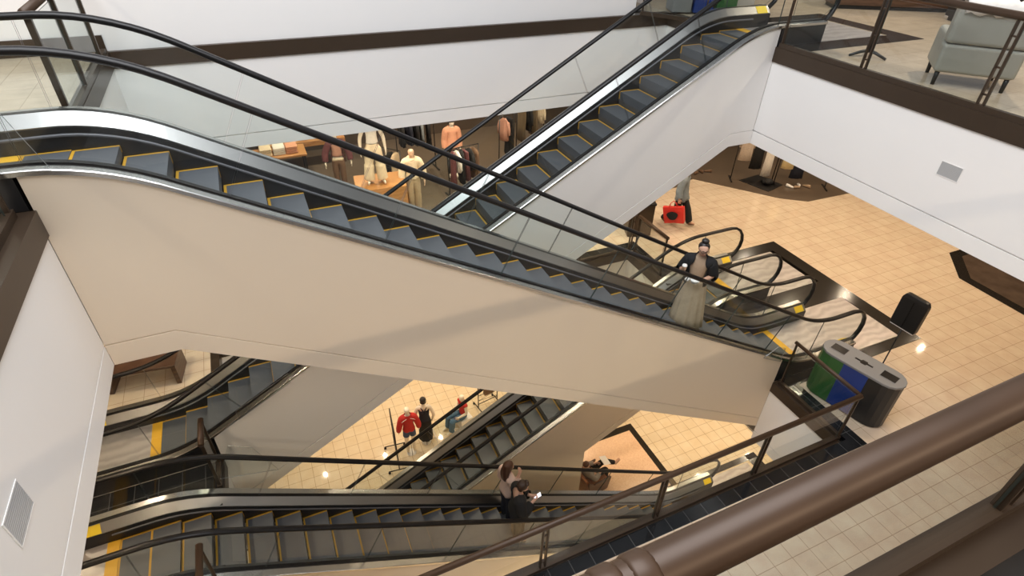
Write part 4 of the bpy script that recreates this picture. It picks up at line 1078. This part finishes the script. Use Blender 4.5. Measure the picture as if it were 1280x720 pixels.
# local X along the back, local +Y is the way it faces
b = MB(); b.box(-.42, .42, -.30, -.06, .50, .95); lbuild(b, 'upper_back', LEATH, t, .05, 4)
b = MB(); b.box(-.42, .42, -.295, -.05, .16, .495); lbuild(b, 'lower_back', LEATH, t, .04, 4)
for s in (-1, 1):
    b = MB(); b.box(s * .36 - .06, s * .36 + .06, -.10, .46, .15, .60); lbuild(b, 'armrest', LEATH, t, .05, 4)
b = MB(); b.box(-.31, .31, -.06, .44, .20, .45); lbuild(b, 'seat_cushion', LEATH, t, .05, 4)
for sx in (-.36, .36):
    for sy in (-.24, .36):
        b = MB(); b.loft([ring((sx, sy, z), r, r, 8) for z, r in ((0, .022), (.18, .03))]); lbuild(b, 'leg', BLACKP, t)
th = thing('throw_blanket', 'white crumpled throw lying over the top of the grey armchair', 'blanket', (9.20, 4.93, 1.026), a0); th.scale = (1.12, 1.1, 1.08)
b = MB(); rs = []
for i in range(15):
    x = -.36 + .72 * i / 14; w = .02 * math.sin(i * 1.7) + .012 * math.sin(i * 3.1)
    rs.append([V3(x, -.325 - w * .3, -.10 + w), V3(x, -.328, .0), V3(x, -.26 + w, .055 + w), V3(x, -.12, .075 + w * 1.3), V3(x, -.02, .02 + w), V3(x, -.03, -.02), V3(x, -.12, .02 + w), V3(x, -.26, .012 + w * .5), V3(x, -.303, -.02), V3(x, -.304, -.10 + w)])
b.loft(rs); lbuild(b, 'fabric', C_WHITE, th)
t = thing('pedestal_table', 'tall cafe table behind the paired posts at top right, its three-footed base showing', 'table', (9.17, 6.48, 0), .4)
b = MB(); b.lathe([(0, 1.08), (.28, 1.08), (.29, 1.095), (.28, 1.11), (0, 1.11)], n=28); lbuild(b, 'table_top', DWOOD, t)
b = MB(); b.tube([(0, 0, .06), (0, 0, 1.08)], .028, 10); lbuild(b, 'column', BLACKP, t)
for k in range(3):
    a = k * 2 * PI / 3 + .3; b = MB(); b.tube([(0, 0, .09), (.12 * math.cos(a), .12 * math.sin(a), .07), (.30 * math.cos(a), .30 * math.sin(a), .015)], [.03, .026, .02], 8); lbuild(b, 'foot', BLACKP, t)
def bench_block(label, loc, rz, L_, D_, h, m, name='wooden_counter', cat='counter'):
    t = thing(name, label, cat, loc, rz)
    b = MB(); b.box(-L_ / 2, L_ / 2, -D_ / 2, D_ / 2, h - .06, h); lbuild(b, 'top', m, t, .01)
    b = MB(); b.box(-L_ / 2 + .05, L_ / 2 - .05, -D_ / 2 + .05, D_ / 2 - .05, .08, h - .06); lbuild(b, 'body', m, t)
    b = MB(); b.box(-L_ / 2 + .1, L_ / 2 - .1, -D_ / 2 + .1, D_ / 2 - .1, 0, .08); lbuild(b, 'toe_kick', BLACKP, t)
    return t
bench_block('dark reddish wooden counter far back on the upper floor at the top edge', (13.3, 9.4, 0), R(-28), 2.6, .7, .9, DWOOD)
bench_block('dark blue-black low cabinet far back on the upper floor near the armchair', (14.6, 7.2, 0), R(-28), 3.0, .7, .7, BLACKP, 'low_cabinet', 'cabinet')
t = thing('square_column', 'cream square column with grey base beyond the green bin at the top', 'column', (10.15, 10.75, 0), R(10))
b = MB(); b.box(-.28, .28, -.28, .28, .16, 3.2); lbuild(b, 'shaft', C_CREAM if False else LIT_CREAM, t, .01); b = MB(); b.box(-.33, .33, -.33, .33, 0, .16); lbuild(b, 'plinth', VENT, t, .01)
for x, y, m, lb in ((8.45, 10.45, GREYP, 'grey'), (8.86, 10.28, BLUEP, 'blue'), (9.30, 10.10, GREENP, 'green')):
    t = thing('sorting_bin', '%s sorting bin at the top, behind the far handrail' % lb, 'bin', (x, y, 0), R(-22), 'sorting bins on the upper floor')
    b = MB(); b.box(-.2, .2, -.25, .25, .02, 1.0); lbuild(b, 'bin_body', m, t, .02, 3); b = MB(); b.box(-.21, .21, -.26, .26, 1.0, 1.05); lbuild(b, 'lid', BLACKP, t, .01)

# ------------------------------------------------------------------ lowest floor
def gridrack(label, x, y, rz, L_, h):
    t = thing('garment_rack', label, 'clothes rack', (x, y, Z1), rz, 'black racks on the lowest floor')
    q = L_ / 2
    for s in (-1, 1):
        b = MB(); b.tube([(s * q, 0, .10), (s * q, 0, h)], .017, 8); lbuild(b, 'upright', BLACKP, t)
        b = MB(); b.tube([(s * q, -.30, .09), (s * q, .30, .09)], .016, 8); ft = lbuild(b, 'foot', BLACKP, t)
        for u in (-.28, .28):
            b = MB(); b.tube([(s * q - .02, u, .035), (s * q + .02, u, .035)], .035, 12); lbuild(b, 'caster', BLACK, ft)
    for z in (h, .25):
        b = MB(); b.tube([(-q, 0, z), (q, 0, z)], .014, 8); lbuild(b, 'bar', BLACKP, t)
    b = MB(); k = 8
    for i in range(k):
        z0 = .3 + (h - .35) * i / k; z1 = .3 + (h - .35) * (i + 1) / k; s = 1 if i % 2 else -1
        b.tube([(-q * s, 0, z0), (q * s, 0, z1)], .006, 5)
    lbuild(b, 'lattice', BLACKP, t)
    return t
gridrack('black rolling rack on the lowest floor, left of the red jacket mannequin', 1.53, 10.85, R(84), .9, 1.65)
gridrack('small black rack on the lowest floor, right of the seated mannequin', 4.72, 11.75, R(10), .7, 1.2)
t = thing('glass_side_table', 'low glass table with thin white frame between the standing and seated mannequins', 'table', (3.05, 11.0, Z1), R(10))
b = MB(); b.box(-.34, .34, -.25, .25, .50, .515); lbuild(b, 'table_top', [GLASS], t)
for sx in (-.31, .31):
    b = MB(); b.tube([(sx, -.22, 0), (sx, .22, .5)], .012, 6); b.tube([(sx, .22, 0), (sx, -.22, .5)], .012, 6); lbuild(b, 'trestle', WHITEP, t)
t = thing('handbag', 'brown handbag hanging on the small black rack on the lowest floor', 'bag', (4.72, 11.70, Z1 + .62), R(10))
b = MB(); b.loft([[V3(x * hx_, y * hy_, z) for x, y in ((-1, -1), (1, -1), (1, 1), (-1, 1))] for z, hx_, hy_ in ((0, .17, .07), (.22, .15, .045))], True, False); lbuild(b, 'bag_body', C_BROWN, t, .02, 3)
b = MB(); b.tube([(-.10, 0, .21), (-.08, 0, .40), (0, 0, .50), (.08, 0, .40), (.10, 0, .21)], .008, 6); lbuild(b, 'handle', C_BROWN, t)

# ------------------------------------------------------------------ light
def disc(x, y, z, e, col, size=.10, spread=150):
    l = bpy.data.lights.new('downlight', 'AREA'); l.shape = 'DISK'; l.size = size; l.energy = e; l.color = col; l.spread = R(spread)
    o = bpy.data.objects.new('downlight', l); COL.objects.link(o); o.location = (x, y, z)
WARM = (1.0, .79, .55); WARM2 = (1.0, .82, .60); NEUT = (1.0, .92, .80)
K2, K1 = 1.0, 1.0
for x in (9.6, 12.4, 15.2, 18.0):
    for y in (4.2, 7.2, 10.2): disc(x, y, ZW - .02, 38 if y > 5 else 28 if x > 10 else 16, WARM)
for x in (9.6, 12.4, 15.2): disc(x, 1.0, ZW - .02, 6, NEUT)
for x in (.6, 2.6, 4.6, 6.6, 8.6): disc(x, 13.4, ZW - .02, 42, WARM2); disc(x, 16.6, ZW - .02, 42, WARM2)
for x in (.8, 2.4, 4.0, 5.6, 7.2): disc(x, 11.3, ZW - .02, 45, WARM2)
for x in (13.5, 16.0): disc(x, 13.2, ZW - .02, 42, WARM2)
for x in (1.0, 4.0, 7.0): disc(x, 1.6, ZW - .02, 12, NEUT)
for x, y in ((-3.4, 3.0), (-3.4, 6.6), (-3.4, 9.6), (-5.4, 8.2)): disc(x, y, ZW - .02, 40, WARM)
for x in (-.6, 1.6, 3.8, 6.0, 8.4): disc(x, 11.6, Z2 + ZW - .02, 30, WARM); disc(x, 14.4, Z2 + ZW - .02, 30, WARM)
for x in (9.6, 12.0, 14.4):
    for y in (3.0, 6.0, 9.0): disc(x, y, Z2 + ZW - .02, 30, WARM)
for x in (.6, 3.4, 6.2): disc(x, 2.4, Z2 + ZW - .02, 85, WARM)
for x, y in ((10.5, 5.5), (12.5, 8.5), (10.5, 2.5), (12.6, 11.5)): disc(x, y, 3.4, 50, (1, .84, .64))
for x, y in ((-3.4, 8.5), (-3.4, 3.0)): disc(x, y, 3.4, 20, (1, .86, .68))
for x in (-.5, 1.5, 3.5, 5.5, 7.5): disc(x, -3.2, 3.6, 95, (1, .78, .55), .12)  # added unseen lamps behind the camera, warming the long escalator's near side
l = bpy.data.lights.new('skylight', 'AREA'); l.shape = 'RECTANGLE'; l.size = 9; l.size_y = 8; l.energy = 1750; l.color = (.95, .965, 1.0)
o = bpy.data.objects.new('skylight', l); COL.objects.link(o); o.location = (.3, 4.4, 8.5)

w = bpy.data.worlds.new('World'); SC.world = w; w.use_nodes = True
bg = w.node_tree.nodes['Background']; bg.inputs['Color'].default_value = (.93, .94, 1.0, 1); bg.inputs['Strength'].default_value = .30

# ------------------------------------------------------------------ camera
F, PIT, YAW, ROL = 716.564, R(36.009), R(24.902), R(-1.664)
fw = V3(math.sin(YAW) * math.cos(PIT), math.cos(YAW) * math.cos(PIT), -math.sin(PIT))
rt = V3(math.cos(YAW), -math.sin(YAW), 0); dn = fw.cross(rt)
r2 = rt * math.cos(ROL) + dn * math.sin(ROL); d2 = dn * math.cos(ROL) - rt * math.sin(ROL)
cd = bpy.data.cameras.new('camera'); cam = bpy.data.objects.new('camera', cd); COL.objects.link(cam)
cd.sensor_width = 36; cd.lens = F / 1280 * 36; cd.clip_start = .05; cd.clip_end = 200
Mc = Matrix(((r2.x, -d2.x, -fw.x, 0), (r2.y, -d2.y, -fw.y, 0), (r2.z, -d2.z, -fw.z, 2.269), (0, 0, 0, 1)))
cam.matrix_world = Mc
SC.camera = cam
SC.view_settings.view_transform = 'Standard'
try: SC.view_settings.look = 'None'
except Exception: pass
SC.view_settings.gamma = 1.0; SC.view_settings.exposure = 0.0; SC.view_settings.use_curve_mapping = False
SC.cycles.max_bounces = 8; SC.cycles.transparent_max_bounces = 40; SC.cycles.glossy_bounces = 4; SC.cycles.diffuse_bounces = 4
SC.cycles.use_denoising = True; SC.cycles.caustics_reflective = False; SC.cycles.caustics_refractive = False; SC.cycles.sample_clamp_indirect = 4.0
